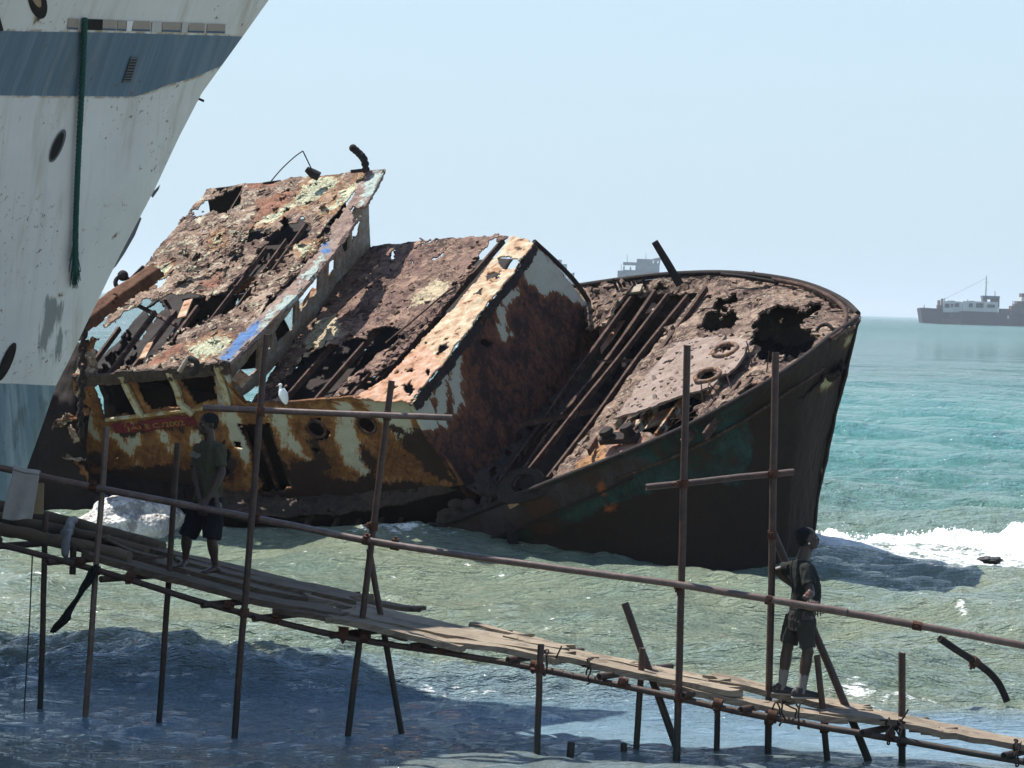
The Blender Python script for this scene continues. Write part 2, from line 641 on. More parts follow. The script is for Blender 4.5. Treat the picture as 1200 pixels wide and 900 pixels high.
MAT['wall'] = rust('streaked_orange_wall', [(.30, RD), (.43, (.12, .05, .02)), (.53, (.20, .088, .032)), (.63, (.31, .165, .06)), (.78, (.38, .27, .13))], 1.7,
                   [('cream', .0, 2.3, 2.6, (.40, .40, .33), (.45, .41, .29), (.34, .15, .035), 2.2),
                    ('dark', .05, 2.6, 2.4, (.018, .013, .012), (.05, .025, .018), None, 1.4)], streak=.75, soft=.28, bump=.7, bd=.025, streakcol=(.09, .034, .014))
MAT['hull'] = rust('dark_green_hull', [(.30, (.008, .012, .013)), (.45, (.024, .052, .050)), (.6, (.036, .075, .068)), (.78, (.055, .07, .055))], 1.1,
                   [('grey', .0, 1.0, 1.6, (.05, .048, .052), (.075, .06, .06), None, 1.2),
                    (None, .24, 1.8, 1.5, (.085, .038, .022), (.06, .035, .022), (.03, .02, .015), .8),
                    ('dark', .0, 2.6, 1.4, (.018, .020, .019), (.050, .028, .020), None, 1.2),
                    ('bare', .1, 1.3, 4.0, (.42, .42, .25), (.30, .26, .14), (.1, .05, .02), 0),
                    ('oxide', .15, 1.6, 4.0, (.30, .07, .02), (.26, .10, .04), None, 0)], streak=.45, soft=.5, bump=.6, bd=.03, rough=.75, spec=.08, streakcol=(.06, .035, .022))
MAT['fore'] = rust('foredeck_rust', [(.20, RD), (.34, (.085, .053, .045)), (.47, (.175, .116, .086)), (.60, (.27, .19, .14)), (.76, (.40, .305, .22))], 2.0,
                   [(None, .13, 1.6, .9, RD, RB, None, 0), (None, .24, 1.6, 4.5, (.33, .29, .21), (.42, .38, .28), None, 0),
                    ('red', .05, 1.2, 2.4, (.30, .13, .09), (.36, .22, .16), None, 0),
                    ('orange', .05, 1.0, 2.0, (.36, .17, .06), (.30, .18, .10), None, 0)], plate=.34, plates=4.2, bump=.8, bd=.028)
MAT['plate'] = rust('smooth_grey_deck_plate', [(.28, (.07, .045, .04)), (.40, (.19, .135, .108)), (.55, (.28, .213, .178)), (.75, (.36, .28, .22))], 1.8,
                    [(None, .42, 1.7, 3.0, RD, RB, None, 0)], plate=.10, bump=.8, bd=.03)
MAT['dark'] = rust('shade_black_rust', [(.3, (.006, .005, .006)), (.55, (.018, .011, .010)), (.8, (.05, .026, .018))], 1.6, bump=.6)  # shade of the hollow rooms put into the rust colour
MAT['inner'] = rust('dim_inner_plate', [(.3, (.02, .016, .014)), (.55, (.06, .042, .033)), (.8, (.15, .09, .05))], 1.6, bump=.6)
MAT['beam'] = rust('rusty_beam', [(.3, (.018, .010, .009)), (.5, (.06, .032, .024)), (.75, (.20, .13, .09))], 4, bump=.8, bd=.02)
MAT['pale'] = rust('pale_wheelhouse_paint', [(.3, (.10, .07, .05)), (.48, (.30, .27, .22)), (.65, (.46, .44, .38))], 2.2,
                   [(None, .28, 1.6, 3.0, RB, RO, (.24, .14, .07), 1.0)], bump=.4)
MAT['fascia'] = rust('blue_flaked_fascia', [(.3, RB), (.5, (.22, .15, .12)), (.7, (.34, .26, .21))], 3,
                     [('paleg', .08, 2.4, 5, (.34, .40, .33), (.30, .36, .36), None, 0),
                      ('blue', .10, 2.6, 6, (.045, .12, .30), (.10, .19, .36), (.2, .2, .22), 0)], bump=.7)
MAT['post'] = rust('ochre_window_post', [(.3, (.10, .05, .02)), (.5, (.30, .18, .06)), (.7, (.42, .33, .16))], 4,
                   [('cream', .0, .7, 3, (.42, .42, .31), (.46, .41, .27), None, 0)], bump=.5)
MAT['redband'] = rust('faded_red_band', [(.3, (.03, .012, .012)), (.45, (.12, .016, .022)), (.7, (.19, .026, .034))], 3,
                      [(None, .36, 1.6, 3.0, (.02, .015, .012), (.2, .1, .03), None, 0)], bump=.4)
MAT['ochrepaint'] = plain('ochre_letter_paint', (.27, .16, .035), .8)
MAT['darkiron'] = rust('scaly_black_iron', [(.3, (.010, .009, .009)), (.55, (.03, .022, .02)), (.8, (.10, .06, .045))], 6, bump=.8)
MAT['pipe'] = rust('rusted_scaffold_pipe', [(.3, (.018, .010, .008)), (.5, (.050, .025, .016)), (.65, (.085, .045, .030)), (.8, (.15, .09, .06))], 5, tide=1, bump=.8, bd=.012, rough=.55, grit=.6, spec=.5)
MAT['pipew'] = rust('worn_handrail_pipe', [(.3, (.045, .026, .020)), (.5, (.11, .068, .052)), (.7, (.20, .15, .125))], 4, bump=.3, bd=.005, rough=.38, grit=.5, spec=.6)
MAT['clamp'] = rust('rusty_coupler', [(.3, (.03, .014, .01)), (.6, (.10, .045, .028)), (.8, (.18, .09, .05))], 9, bump=.8, bd=.01)

def wood(name, c1, c2, c3):
    n = NT(name)
    v = n.mapp(n.uv(), scale=(.9, 16, 1))
    rnd = n.n('ShaderNodeObjectInfo').outputs['Random']
    g = n.noise(2.2, 8, .7, vec=v, dist=.6)
    k = n.noise(1.3, 5, .6)
    f = n.math('ADD', n.math('MULTIPLY', g, .7), n.math('MULTIPLY', k, .3))
    c = n.ramp(f, [(.32, c1), (.5, c2), (.66, c3)])
    c = n.mix(n.math('MULTIPLY', n.step(n.noise(2.4, 6, .7, off=4), .52, .62), .55), c, tuple(x * .45 for x in c1))
    c = n.mix(n.math('MULTIPLY', rnd, .5), c, tuple(x * .55 for x in c2))
    fine = n.noise(40, 4, .7)
    h = n.math('ADD', g, n.math('MULTIPLY', fine, .15))
    return n.done(c, .85, n.bump(h, .9, .02))
MAT['plank'] = wood('weathered_plank', (.115, .088, .062), (.27, .215, .155), (.41, .35, .265))
MAT['log'] = wood('shade_dark_wood', (.055, .038, .026), (.13, .095, .066), (.22, .17, .12))  # log and board wood, the ship's shadow put into its darker tone

# the white ship: painted bands come in as signed distances measured on the hull
def white_hull():
    n = NT('white_hull_paint')
    a = n.noise(.7, 7, .6)
    b = n.noise(5, 7, .7, off=2)
    sv = n.mapp(n.uv(), scale=(3.0, .35, 1))
    st = n.noise(1.0, 7, .65, vec=sv, dist=.25)
    sv2 = n.mapp(n.uv(), scale=(11, .5, 1))
    st2 = n.noise(1.0, 6, .7, vec=sv2, dist=.15)
    col = n.ramp(a, [(.3, (.61, .60, .575)), (.7, (.74, .73, .70))])
    col = n.mix(n.math('MULTIPLY', n.step(st2, .5, .75), .35), col, (.40, .385, .36))
    col = n.mix(n.math('MULTIPLY', n.step(st, .53, .72), .55), col, (.36, .285, .20))
    # stripe
    s = n.math('ADD', n.attr('stripe'), n.math('MULTIPLY', n.math('SUBTRACT', b, .5), 1.6))
    sc = n.mix(n.step(st2, .38, .66), (.085, .145, .21), (.135, .20, .265))
    sc = n.mix(n.math('MULTIPLY', n.step(st, .55, .72), .45), sc, (.24, .27, .28))
    sc = n.mix(n.math('MULTIPLY', n.step(n.noise(1.0, 5, .6, vec=n.mapp(n.uv(), scale=(2.2, .2, 1), loc=(7, 0, 0))), .52, .7), .45), sc, (.06, .085, .11))
    k = n.step(s, -.5, .5)
    edge = n.math('MULTIPLY', n.step(s, -3.5, -.5), n.math('SUBTRACT', 1.0, k))
    col = n.mix(n.math('MULTIPLY', edge, n.step(b, .42, .6)), col, (.36, .25, .13))
    col = n.mix(k, col, sc)
    # boot-topping
    bt = n.math('ADD', n.attr('boot'), n.math('MULTIPLY', n.math('SUBTRACT', b, .5), 2))
    bc = n.mix(n.step(st2, .4, .65), (.12, .20, .245), (.27, .35, .38))
    bc = n.mix(n.math('MULTIPLY', n.step(n.noise(1.6, 7, .7, vec=n.mapp(n.uv(), scale=(5, .6, 1), loc=(3, 1, 0))), .54, .64), .7), bc, (.06, .10, .12))
    col = n.mix(n.step(bt, -.6, .6), col, bc)
    # scuffs and rust spots
    sg = n.math('ADD', n.math('MULTIPLY', n.attr('scuff'), .1), n.math('MULTIPLY', n.math('SUBTRACT', n.noise(1.0, 7, .7, vec=n.mapp(n.uv(), scale=(16, 1.5, 1))), .5), 3.2))
    col = n.mix(n.math('MULTIPLY', n.step(sg, .0, .5), .75), col, (.10, .125, .13))
    sp = n.math('ADD', n.math('ADD', n.math('MULTIPLY', n.attr('spot'), .12), .25), n.math('MULTIPLY', n.math('SUBTRACT', n.noise(9, 6, .7, off=5), .5), 2.2))
    hal = n.step(sp, .25, .75)
    col = n.mix(n.math('MULTIPLY', hal, .55), col, (.36, .22, .10))
    col = n.mix(n.step(sp, .55, .8), col, (.06, .035, .022))
    rn = n.step(n.noise(13, 6, .7, off=8), .60, .66)
    col = n.mix(n.math('MULTIPLY', rn, n.step(n.noise(1.1, 5, .6, off=1), .46, .56)), col, (.15, .08, .045))
    ln = n.attr('seam')
    col = n.mix(n.math('MULTIPLY', n.step(ln, -1.0, -.2), .35), col, (.25, .24, .22))
    h = n.math('ADD', n.math('MULTIPLY', a, .6), n.math('MULTIPLY', b, .08))
    h = n.math('ADD', h, n.math('MULTIPLY', n.step(ln, -1.2, -.1), .06))
    return n.done(col, .5, n.bump(h, .35, .05), spec=.4)
MAT['white'] = white_hull()
MAT['whiteplain'] = plain('white_ship_plate', (.50, .50, .48), .6, .12, 3)
MAT['bulwark'] = plain('bare_bulwark_inside', (.36, .31, .26), .7, .25, 4)
MAT['bluetrim'] = plain('blue_trim', (.06, .12, .22), .6)
MAT['black'] = plain('black_opening', (.012, .011, .011), .8)
MAT['vent'] = plain('grey_louvre', (.10, .115, .125), .6)

def fabric(name, col, fine=140):
    n = NT(name)
    a = n.noise(5, 6, .6)
    w = n.noise(fine, 3, .6)
    c = n.mix(a, tuple(x * .7 for x in col), tuple(x * 1.25 for x in col))
    return n.done(c, .9, n.bump(n.math('ADD', n.math('MULTIPLY', a, 1.5), n.math('MULTIPLY', w, .3)), .5, .012), spec=.15)
MAT['skin'] = plain('dark_skin', (.042, .025, .018), .45, .18, 30, .15, .003, .45)
MAT['hair'] = plain('short_black_hair', (.010, .009, .009), .9, .4, 220, .8, .006)
MAT['tee_khaki'] = fabric('khaki_shirt', (.062, .060, .038))
MAT['tee_dark'] = fabric('dark_green_shirt', (.022, .024, .022))
MAT['shorts_navy'] = fabric('navy_shorts', (.013, .013, .018))
MAT['shorts_grey'] = fabric('grey_shorts', (.040, .039, .034))
MAT['sock'] = fabric('grey_sock', (.20, .19, .175))
MAT['shoe'] = plain('dark_sneaker', (.035, .035, .037), .6, .3, 30)
MAT['sole'] = plain('pale_sole', (.30, .29, .27), .7)
MAT['printfade'] = plain('faded_print', (.17, .165, .13), .9)
MAT['redband2'] = plain('red_wristband', (.22, .04, .03), .6)
MAT['steel'] = plain('ear_stud', (.7, .7, .7), .25)
MAT['rope'] = fabric('green_rope_fibre', (.030, .095, .080), 60)
MAT['cloth'] = fabric('pale_sackcloth', (.34, .32, .29), 90)
MAT['board'] = plain('tan_board', (.33, .24, .14), .8)
MAT['rag'] = fabric('black_rag', (.018, .020, .022))
MAT['plastic'] = plain('grey_plastic_bag', (.13, .125, .12), .6)
MAT['egret'] = plain('white_feathers', (.80, .80, .78), .8, .08, 40)
MAT['beak'] = plain('yellow_beak', (.45, .30, .05), .5)
MAT['eyewhite'] = plain('eye_white', (.30, .27, .25), .4)
MAT['legb'] = plain('black_leg', (.02, .02, .02), .6)
MAT['cord'] = plain('dark_cord', (.05, .05, .05), .8)
MAT['cyan'] = plain('turquoise_line', (.10, .45, .45), .6)

def rock_mat():
    n = NT('bleached_wet_rock')
    a = n.noise(1.6, 8, .7)
    b = n.voro(14, 'Distance')
    c = n.ramp(a, [(.3, (.30, .285, .26)), (.6, (.62, .60, .56))])
    c = n.mix(n.math('MULTIPLY', n.step(n.noise(3, 6, .7, off=3), .50, .60), .8), c, (.12, .11, .095))
    return n.done(c, .45, n.bump(n.math('ADD', a, n.math('MULTIPLY', b, .5)), 1, .06), spec=.6)
MAT['rock'] = rock_mat()
MAT['wetrock'] = plain('wet_black_rock', (.03, .028, .026), .35, .3, 6, .8, .05)

def foam_mat():
    n = NT('white_foam')
    a = n.noise(6, 6, .7)
    c = n.ramp(a, [(.3, (.72, .78, .78)), (.6, (.88, .90, .90))])
    m = n.done(c, .6, n.bump(a, .3, .03), spec=.3)
    n.b.inputs['Subsurface Weight'].default_value = .6
    n.b.inputs['Subsurface Radius'].default_value = (.35, .38, .40)
    n.b.inputs['Subsurface Scale'].default_value = .5
    return m
MAT['foam'] = foam_mat()

def far(name, c1, c2, scale=.15):
    n = NT(name)
    a = n.noise(scale, 6, .7)
    c = n.ramp(a, [(.4, c1), (.6, c2)])
    return n.done(c, .8)
MAT['farhull'] = far('far_blue_black_hull', (.025, .022, .035), (.05, .035, .04))
MAT['farrust'] = far('far_brown_rust', (.05, .03, .03), (.12, .08, .06), .3)
MAT['farwhite'] = far('far_white_house', (.50, .49, .46), (.60, .58, .54), .3)
MAT['fargrey'] = far('far_grey_house', (.10, .11, .12), (.16, .16, .16), .2)
MAT['farblue'] = far('far_blue_house', (.04, .07, .16), (.06, .09, .18), .3)
MAT['fargreen'] = far('far_green_leaves', (.02, .035, .02), (.04, .06, .03), .3)

def sea_mat():
    n = NT('sea_water')
    pos = n.pos()
    sep = n.n('ShaderNodeSeparateXYZ'); n.l(pos, sep.inputs[0])
    Y = sep.outputs[1]
    pat = n.noise(1.0, 5, .6, vec=n.mapp(pos, scale=(.045, .10, .1)))
    pat2 = n.noise(1.0, 5, .65, vec=n.mapp(pos, scale=(.20, .55, .1), loc=(5, 3, 0)))
    # turbid, sandy water inshore; clearer teal offshore (eased over 38..95 m, uneven)
    yy = n.math('ADD', Y, n.math('MULTIPLY', n.math('SUBTRACT', pat, .5), 34))
    deep = n.step(yy, 36, 80)
    near = n.mix(n.step(pat2, .36, .64), (.165, .215, .165), (.215, .245, .172))
    offs = n.mix(n.step(pat, .4, .62), (.045, .178, .158), (.065, .212, .178))
    col = n.mix(deep, near, offs)
    brk = n.step(n.math('ADD', Y, n.math('MULTIPLY', pat2, 1.2)), 29.8, 28.4)
    col = n.mix(brk, col, (.14, .215, .265))  # blue sky reflection of the shaded inshore water put into its colour
    shore = n.step(n.math('ADD', Y, n.math('MULTIPLY', pat2, 1.2)), 25.4, 24.4)
    col = n.mix(shore, col, (.115, .145, .145))
    # foam lace, whitecaps and painted sun sparkle
    fa = n.attr('foam')
    lace = n.noise(5.5, 9, .75, vec=n.mapp(pos, scale=(.7, 1.3, 1)))
    lace = n.math('SUBTRACT', lace, .5)
    fk = n.step(n.math('ADD', fa, n.math('MULTIPLY', lace, 3.2)), .62, .95)
    fk = n.math('MULTIPLY', fk, n.step(fa, .02, .15))
    caps = n.noise(1.0, 6, .65, vec=n.mapp(pos, scale=(.42, 1.3, 1), loc=(11, 2, 0)))
    capk = n.math('MULTIPLY', n.step(caps, .725, .765), n.step(Y, 52, 80))
    caps2 = n.noise(1.0, 5, .65, vec=n.mapp(pos, scale=(.035, .13, 1), loc=(1, 7, 0)))
    capk = n.math('MAXIMUM', capk, n.math('MULTIPLY', n.step(caps2, .72, .76), n.step(Y, 160, 260)))
    fk = n.math('MAXIMUM', fk, capk)
    fl = n.noise(1.0, 3, .6, vec=n.mapp(pos, scale=(5.0, 7.0, 1), loc=(3, 9, 0)))  # small white flecks, sun glints painted into the water colour
    fl2 = n.noise(1.0, 4, .6, vec=n.mapp(pos, scale=(.5, .9, 1), loc=(8, 1, 0)))
    flk = n.math('MULTIPLY', n.math('MULTIPLY', n.step(fl, .69, .71), n.step(fl2, .48, .56)), n.step(Y, 29.5, 31))
    flb = n.noise(1.0, 3, .6, vec=n.mapp(pos, scale=(2.2, 2.0, 1), loc=(1, 4, 0)))
    flk = n.math('MAXIMUM', flk, n.math('MULTIPLY', n.math('MULTIPLY', n.step(flb, .70, .715), n.step(fl2, .47, .55)), n.step(Y, 60, 90)))
    fk = n.math('MAXIMUM', fk, flk)
    col = n.mix(fk, col, (.86, .88, .87))
    h0 = n.noise(1.0, 4, .6, vec=n.mapp(pos, scale=(3.6, 12.0, 5)))
    h1 = n.noise(1.0, 5, .62, vec=n.mapp(pos, scale=(1.15, 4.4, 2)))
    h2 = n.noise(1.0, 6, .62, vec=n.mapp(pos, scale=(1.05, .80, 1)))
    h3 = n.noise(1.0, 6, .66, vec=n.mapp(pos, scale=(.40, .20, 1)))
    h4 = n.noise(1.0, 6, .7, vec=n.mapp(pos, scale=(.12, .035, 1)))
    def ridge(h): return n.math('SUBTRACT', 1.0, n.math('ABSOLUTE', n.math('MULTIPLY_ADD', h, 2.0, -1.0)))
    h0, h1, h2, h3 = ridge(h0), ridge(h1), ridge(h2), ridge(h3)
    nb = n.bump(n.math('MULTIPLY', h0, n.math('MULTIPLY', n.step(Y, 60, 30), n.math('ADD', .6, n.step(Y, 25.5, 28.5)))), 1.0, .034)
    nb = n.bump(n.math('MULTIPLY', h1, n.math('MULTIPLY', n.step(Y, 140, 30), n.math('ADD', .55, n.step(Y, 25.5, 29)))), 1.0, .125, nb)
    nb = n.bump(n.math('MULTIPLY', h2, n.step(Y, 34, 70)), 1.0, .50, nb)
    nb = n.bump(n.math('MULTIPLY', h3, n.step(Y, 90, 220)), 1.0, 2.2, nb)
    nb = n.bump(n.math('MULTIPLY', h4, n.step(Y, 350, 900)), 1.0, 9.0, nb)
    ro = n.math('ADD', n.math('MULTIPLY', fk, .5), n.math('ADD', .035, n.math('MULTIPLY', n.step(Y, 80, 900), .16)))
    n.b.inputs['IOR'].default_value = 1.333
    m = n.done(col, ro, nb, spec=.5)
    return m
MAT['sea'] = sea_mat()
# ------------------------------------------------------------------ the sea
def sea():
    ys = []
    y = 6.0
    while y < 20.5:
        ys.append(y); y += .2
    while y < 30000:
        ys.append(y); y += min(max(y * y / 13500.0, .035), 1500)
    ys = np.array(ys)
    nu = 820
    u = np.linspace(-1, 1, nu)
    hw = ys * .62 + 20
    X = hw[:, None] * (.33 * u + .67 * u ** 3)[None, :]
    Y = np.repeat(ys[:, None], nu, 1)
    sp = np.gradient(ys)[:, None] + 0 * X
    r = np.random.default_rng(21)
    Z = np.zeros_like(X); DX = np.zeros_like(X); DY = np.zeros_like(X)
    for i in range(64):
        L = .34 * (16 / .34) ** (r.random() ** 1.25)
        th = -PI / 2 + r.normal(0, .55) + (.25 if L > 3 else 0)
        k = 2 * PI / L
        a = .0115 * L ** .80 * r.uniform(.6, 1.2)
        if L > 8: a *= .7
        att = np.clip((L / np.maximum(sp, 1e-3) - 2.2) / 2.0, 0, 1)
        calm = np.clip((Y - 26.0) / 4.0, .30, 1) if L > 1.2 else np.clip((Y - 26.0) / 4.0, .6, 1)
        env = .6 + .8 * (perlin(np.stack([X / (L * 5), Y / (L * 5), 0 * X + i * 7.7], -1)) + .3)
        ph = k * (math.cos(th) * X + math.sin(th) * Y) + r.uniform(0, 2 * PI) + 1.1 * perlin(np.stack([X / (L * 2.2), Y / (L * 2.2), 0 * X + i * 3.1], -1))
        aa = a * att * calm * env
        Z += aa * np.sin(ph)
        DX += .75 * aa * math.cos(th) * np.cos(ph)
        DY += .75 * aa * math.sin(th) * np.cos(ph)
    foam = np.clip((Z - .20) * 2.6, 0, .40) * np.clip((Y - 31) / 5, 0, 1) * np.clip((400 - Y) / 200, 0, 1)
    # the wavelet that breaks in the shadow of the white ship
    xe = np.clip((3.1 - X) / 2.2, 0, 1) * np.clip((X + 22) / 4, 0, 1)
    cy = 28.25 + .22 * np.sin(X * .55 + .6) + .45 * perlin(np.stack([X * .33, 0 * X, 0 * X + 3], -1)) - .035 * X
    q = Y - cy
    ridge = np.where(q < 0, np.exp(-(q / .30) ** 2), np.exp(-(q / 1.15) ** 2))
    nz = fbm(np.stack([X * 1.5, Y * 2.2, 0 * X], -1), 4)
    Z += xe * ridge * (.23 + .09 * nz)
    band = np.exp(-((Y - 29.3) / 1.4) ** 2) * xe
    am = np.clip((Y - 26.5) / 3, .45, 1) * np.clip((75 - Y) / 25, 0, 1)
    rd = fbm(np.stack([X * .75, Y * 2.2, 0 * X + 6], -1), 4)
    Z += am * .045 * (.35 - np.abs(rd))
    Z += band * .09 * fbm(np.stack([X * 1.9, Y * 2.6, 0 * X + 4], -1), 4)
    foam += xe * np.exp(-((q + .35) / .16) ** 2) * np.clip(.45 + .9 * perlin(np.stack([X * .6, 0 * X, 0 * X + 9], -1)), 0, .8)
    # a few local breakers
    for (px, py, w, dp, h, fo) in [(52, 690, .5, .7, .18, .7), (1035, 812, .9, .30, .08, .62), (1000, 806, .4, .3, .08, .5), (1165, 825, .9, .25, .06, .45),
                                   (1195, 705, .9, .9, .12, .5), (1120, 716, .14, .4, .08, .9), (575, 692, .3, .5, .10, .3), (310, 632, .9, .5, .08, .6),
                                   (250, 640, .8, .4, .06, .4), (700, 672, 2.5, .5, .04, .3), (440, 646, .9, .4, .06, .45), (875, 818, .5, .25, .06, .5)]:
        c = Pz(px, py)
        e = np.exp(-((X - c[0]) / w) ** 2 - ((Y - c[1]) / dp) ** 2)
        Z += h * e * (1 + .8 * nz)
        foam += fo * e * (1 + .9 * rd)
    # the dark patch before the right-hand surf is left to the wreck's cast shadow
    # foam flat sheet below the surf line on the right
    c = Pz(1080, 650)
    foam += .95 * np.exp(-np.abs((Y - c[1]) / 1.9) ** 3) * np.clip((X - 5.4) / .8, 0, 1) * np.clip((30 - X) / 10, 0, 1)
    # wash along the wreck's waterline
    for (a, b) in [((470, 640), (640, 652)), ((640, 654), (905, 676))]:
        pa, pb = Pz(*a), Pz(*b)
        t = np.clip(((X - pa[0]) * (pb[0] - pa[0]) + (Y - pa[1]) * (pb[1] - pa[1])) / ((pb - pa)[:2] @ (pb - pa)[:2]), 0, 1)
        dd = np.hypot(X - pa[0] - t * (pb[0] - pa[0]), Y - pa[1] - t * (pb[1] - pa[1]))
        Z += .07 * np.exp(-(dd / .5) ** 2) * (.5 + nz)
    Z = np.where(Y > 3000, 0, Z)
    vs = np.stack([X + DX, Y + DY, Z], -1).reshape(-1, 3)
    nv = len(ys)
    idx = np.arange(nv * nu).reshape(nv, nu)
    qd = np.stack([idx[:-1, :-1], idx[:-1, 1:], idx[1:, 1:], idx[1:, :-1]], -1).reshape(-1, 4)
    me = fast_mesh('sea', vs, qd)
    attr(me, 'foam', foam)
    o = link('sea', me, MAT['sea'], origin=Vector((0, 0, 0)))
    tag(o, 'green and sandy sea with small waves out to the horizon', 'sea', kind='structure')
sea()

# seabed and the beach the picture is taken from, one sheet under everything
def ground():
    ys = np.concatenate([np.linspace(-40, 60, 60), np.linspace(80, 30500, 30)])
    xs = np.linspace(-1, 1, 40)
    X = xs[None, :] * (ys[:, None] * .65 + 80)
    Y = np.repeat(ys[:, None], 40, 1)
    Z = np.where(Y < 14, (14 - Y) * .07 - .3, -.3 - (Y - 14) * .03)
    Z = np.maximum(Z, -3.0) + .05 * fbm(np.stack([X * .3, Y * .3, 0 * X], -1), 3)
    idx = np.arange(len(ys) * 40).reshape(len(ys), 40)
    qd = np.stack([idx[:-1, :-1], idx[:-1, 1:], idx[1:, 1:], idx[1:, :-1]], -1).reshape(-1, 4)
    me = fast_mesh('beach', np.stack([X, Y, Z], -1).reshape(-1, 3), qd)
    o = link('beach', me, plain('wet_sand', (.26, .21, .15), .8, .2, 2), origin=Vector((0, 0, 0)))
    tag(o, 'sandy beach and sea bed', 'beach', kind='structure')
ground()

# ------------------------------------------------------------------ surf on the right
def surf():
    a, b = Pz(938, 640), Pz(1290, 638)
    nu, nv = 420, 46
    u = np.linspace(0, 1, nu)[None, :]
    v = np.linspace(-1, 1, nv)[:, None]
    X = a[0] + (b[0] - a[0]) * u + 0 * v
    yc = a[1] + (b[1] - a[1]) * u + .5 * perlin(np.stack([X[0] * .5, 0 * X[0], 0 * X[0]], -1))[None]
    Y = yc + v * 1.25
    prof = np.interp(X[0], [a[0], a[0] + .5, a[0] + 1.5, a[0] + 2.6, a[0] + 3.3, a[0] + 4.2, a[0] + 4.8, a[0] + 5.6],
                     [.20, .22, .15, .18, .28, .17, .32, .30])[None]
    n = fbm(np.stack([X * 1.8, Y * 1.1, 0 * X + 2], -1), 4) + .35 * fbm(np.stack([X * 7, Y * 7, 0 * X + 2], -1), 3)
    pk = np.where(v < .1, np.exp(-((v - .1) / .62) ** 2), np.exp(-((v - .1) / .45) ** 2))
    Z = prof * pk * (1 + .55 * n) - .10 * (1 - pk) + .05 * n
    vs = np.stack([X, Y, Z], -1).reshape(-1, 3)
    idx = np.arange(nu * nv).reshape(nv, nu)
    qd = np.stack([idx[:-1, :-1], idx[:-1, 1:], idx[1:, 1:], idx[1:, :-1]], -1).reshape(-1, 4)
    me = fast_mesh('breaking_wave', vs, qd)
    m = MB()
    r = np.random.default_rng(8)
    for _ in range(700):
        k = r.integers(0, nu)
        h = prof[0, k]
        s = abs(r.normal(0, .010)) + .006
        m.ball((X[0, k] + r.normal(0, .1), yc[0, k] + r.normal(.1, .25), h * r.uniform(.5, 1.35)), s, 6, 4)
    tmp = m.mesh('spray')
    bm = bmesh_join(me, tmp)
    o = link('breaking_wave', bm, MAT['foam'])
    tag(o, 'white foaming wave breaking on the right behind the standing man', 'wave', kind='stuff')

def bmesh_join(a, b):
    import bmesh
    bm = bmesh.new()
    bm.from_mesh(a); bm.from_mesh(b)
    me = bpy.data.meshes.new(a.name)
    bm.to_mesh(me); bm.free()
    smooth(me)
    return me
surf()

def lump(name, c, r, mat, label, cat, seed, amp=.35, nu=60, nv=36, flat=0.0, group=None):
    m = MB()
    m.ball((0, 0, 0), 1.0, nu, nv)
    v = np.array(m.v)
    n = fbm(v * 1.4 + seed, 5)
    v = v * (1 + amp * n)[:, None] * np.array(r)
    m.v = [tuple(q) for q in v + np.array(c)]
    o = m.build(name, mat)
    tag(o, label, cat, group)
    return o
# sunlit boulder seen under the raised stern of the wreck
c = Pz(160, 628); lump('boulder', (c[0] + .0, c[1] - .1, .12), (1.05, .75, .62), MAT['rock'], 'sunlit pale boulder under the stern of the wreck', 'rock', 3, .22)
c = Pz(1160, 659); lump('rock', (c[0] - .05, c[1] - .35, .08), (.22, .14, .06), MAT['wetrock'], 'wet black rock awash in the white surf', 'rock', 9, .5, 30, 18)

# ------------------------------------------------------------------ ships far out
def fbox(m, x0, y0, x1, y1, d, depth):
    """box whose near face spans photo pixels (x0,y0)-(x1,y1) at distance d"""
    a, b = P(x0, y1, d), P(x1, y0, d)
    m.box(((a[0] + b[0]) / 2, d + depth / 2, (a[2] + b[2]) / 2), abs(b[0] - a[0]) / 2, depth / 2, abs(b[2] - a[2]) / 2)

def far_part(name, mat, root, boxes, d, depth):
    m = MB()
    for q in boxes:
        fbox(m, *q, d, depth)
    return m.build(name, mat, root)

D1 = 1650.0
s1 = empty('cargo_ship', P(1150, 384, D1), 'rusty derelict cargo ship with a pale deckhouse and thin mast on the right horizon', 'ship')
m = MB()
top = [(1079, 361.5), (1082, 360.5), (1098, 361.5), (1104, 362), (1105, 366), (1122, 366), (1128, 364.5), (1170, 366), (1178, 367), (1200, 368), (1260, 371)]
bot = [(1081, 378), (1083, 378.5), (1100, 379.5), (1104, 380), (1105, 380), (1122, 381), (1128, 381.5), (1170, 384), (1178, 384), (1200, 385), (1260, 388)]
vs = []
for (tx, ty), (bx, by) in zip(top, bot):
    vs += [P(tx, ty, D1), P(bx, by, D1), P(bx, by, D1) + np.array([0, 14, 0]), P(tx, ty, D1) + np.array([0, 16, 0])]
fs = []
for i in range(len(top) - 1):
    for k in range(4):
        fs.append((4 * i + k, 4 * i + (k + 1) % 4, 4 * i + 4 + (k + 1) % 4, 4 * i + 4 + k))
fs += [(3, 2, 1, 0), tuple(4 * (len(top) - 1) + k for k in range(4))]
m.add(vs, fs)
hull = m.build('hull', MAT['farhull'], s1)
far_part('rust_patch', MAT['farrust'], hull, [(1104, 374, 1126, 379.5), (1112, 368, 1118, 371)], D1 - .5, .4)
far_part('scupper', MAT['farwhite'], hull, [(1180.5, 369.5, 1182.5, 373.5)], D1 - .6, .4)
dk = far_part('deckhouse', MAT['farwhite'], s1, [(1105, 353.5, 1128, 366), (1128, 354, 1170, 367)], D1 + 2, 10)
for bx in [(1107.5, 356, 1112.5, 360.5), (1114.5, 356, 1117, 359.5), (1119, 355.5, 1124, 359.5), (1135.5, 355.5, 1140, 360), (1144, 355.5, 1152.5, 360.5), (1157, 357, 1166, 360.5)]:
    far_part('window', MAT['farhull'], dk, [bx], D1 + 1.4, .5)
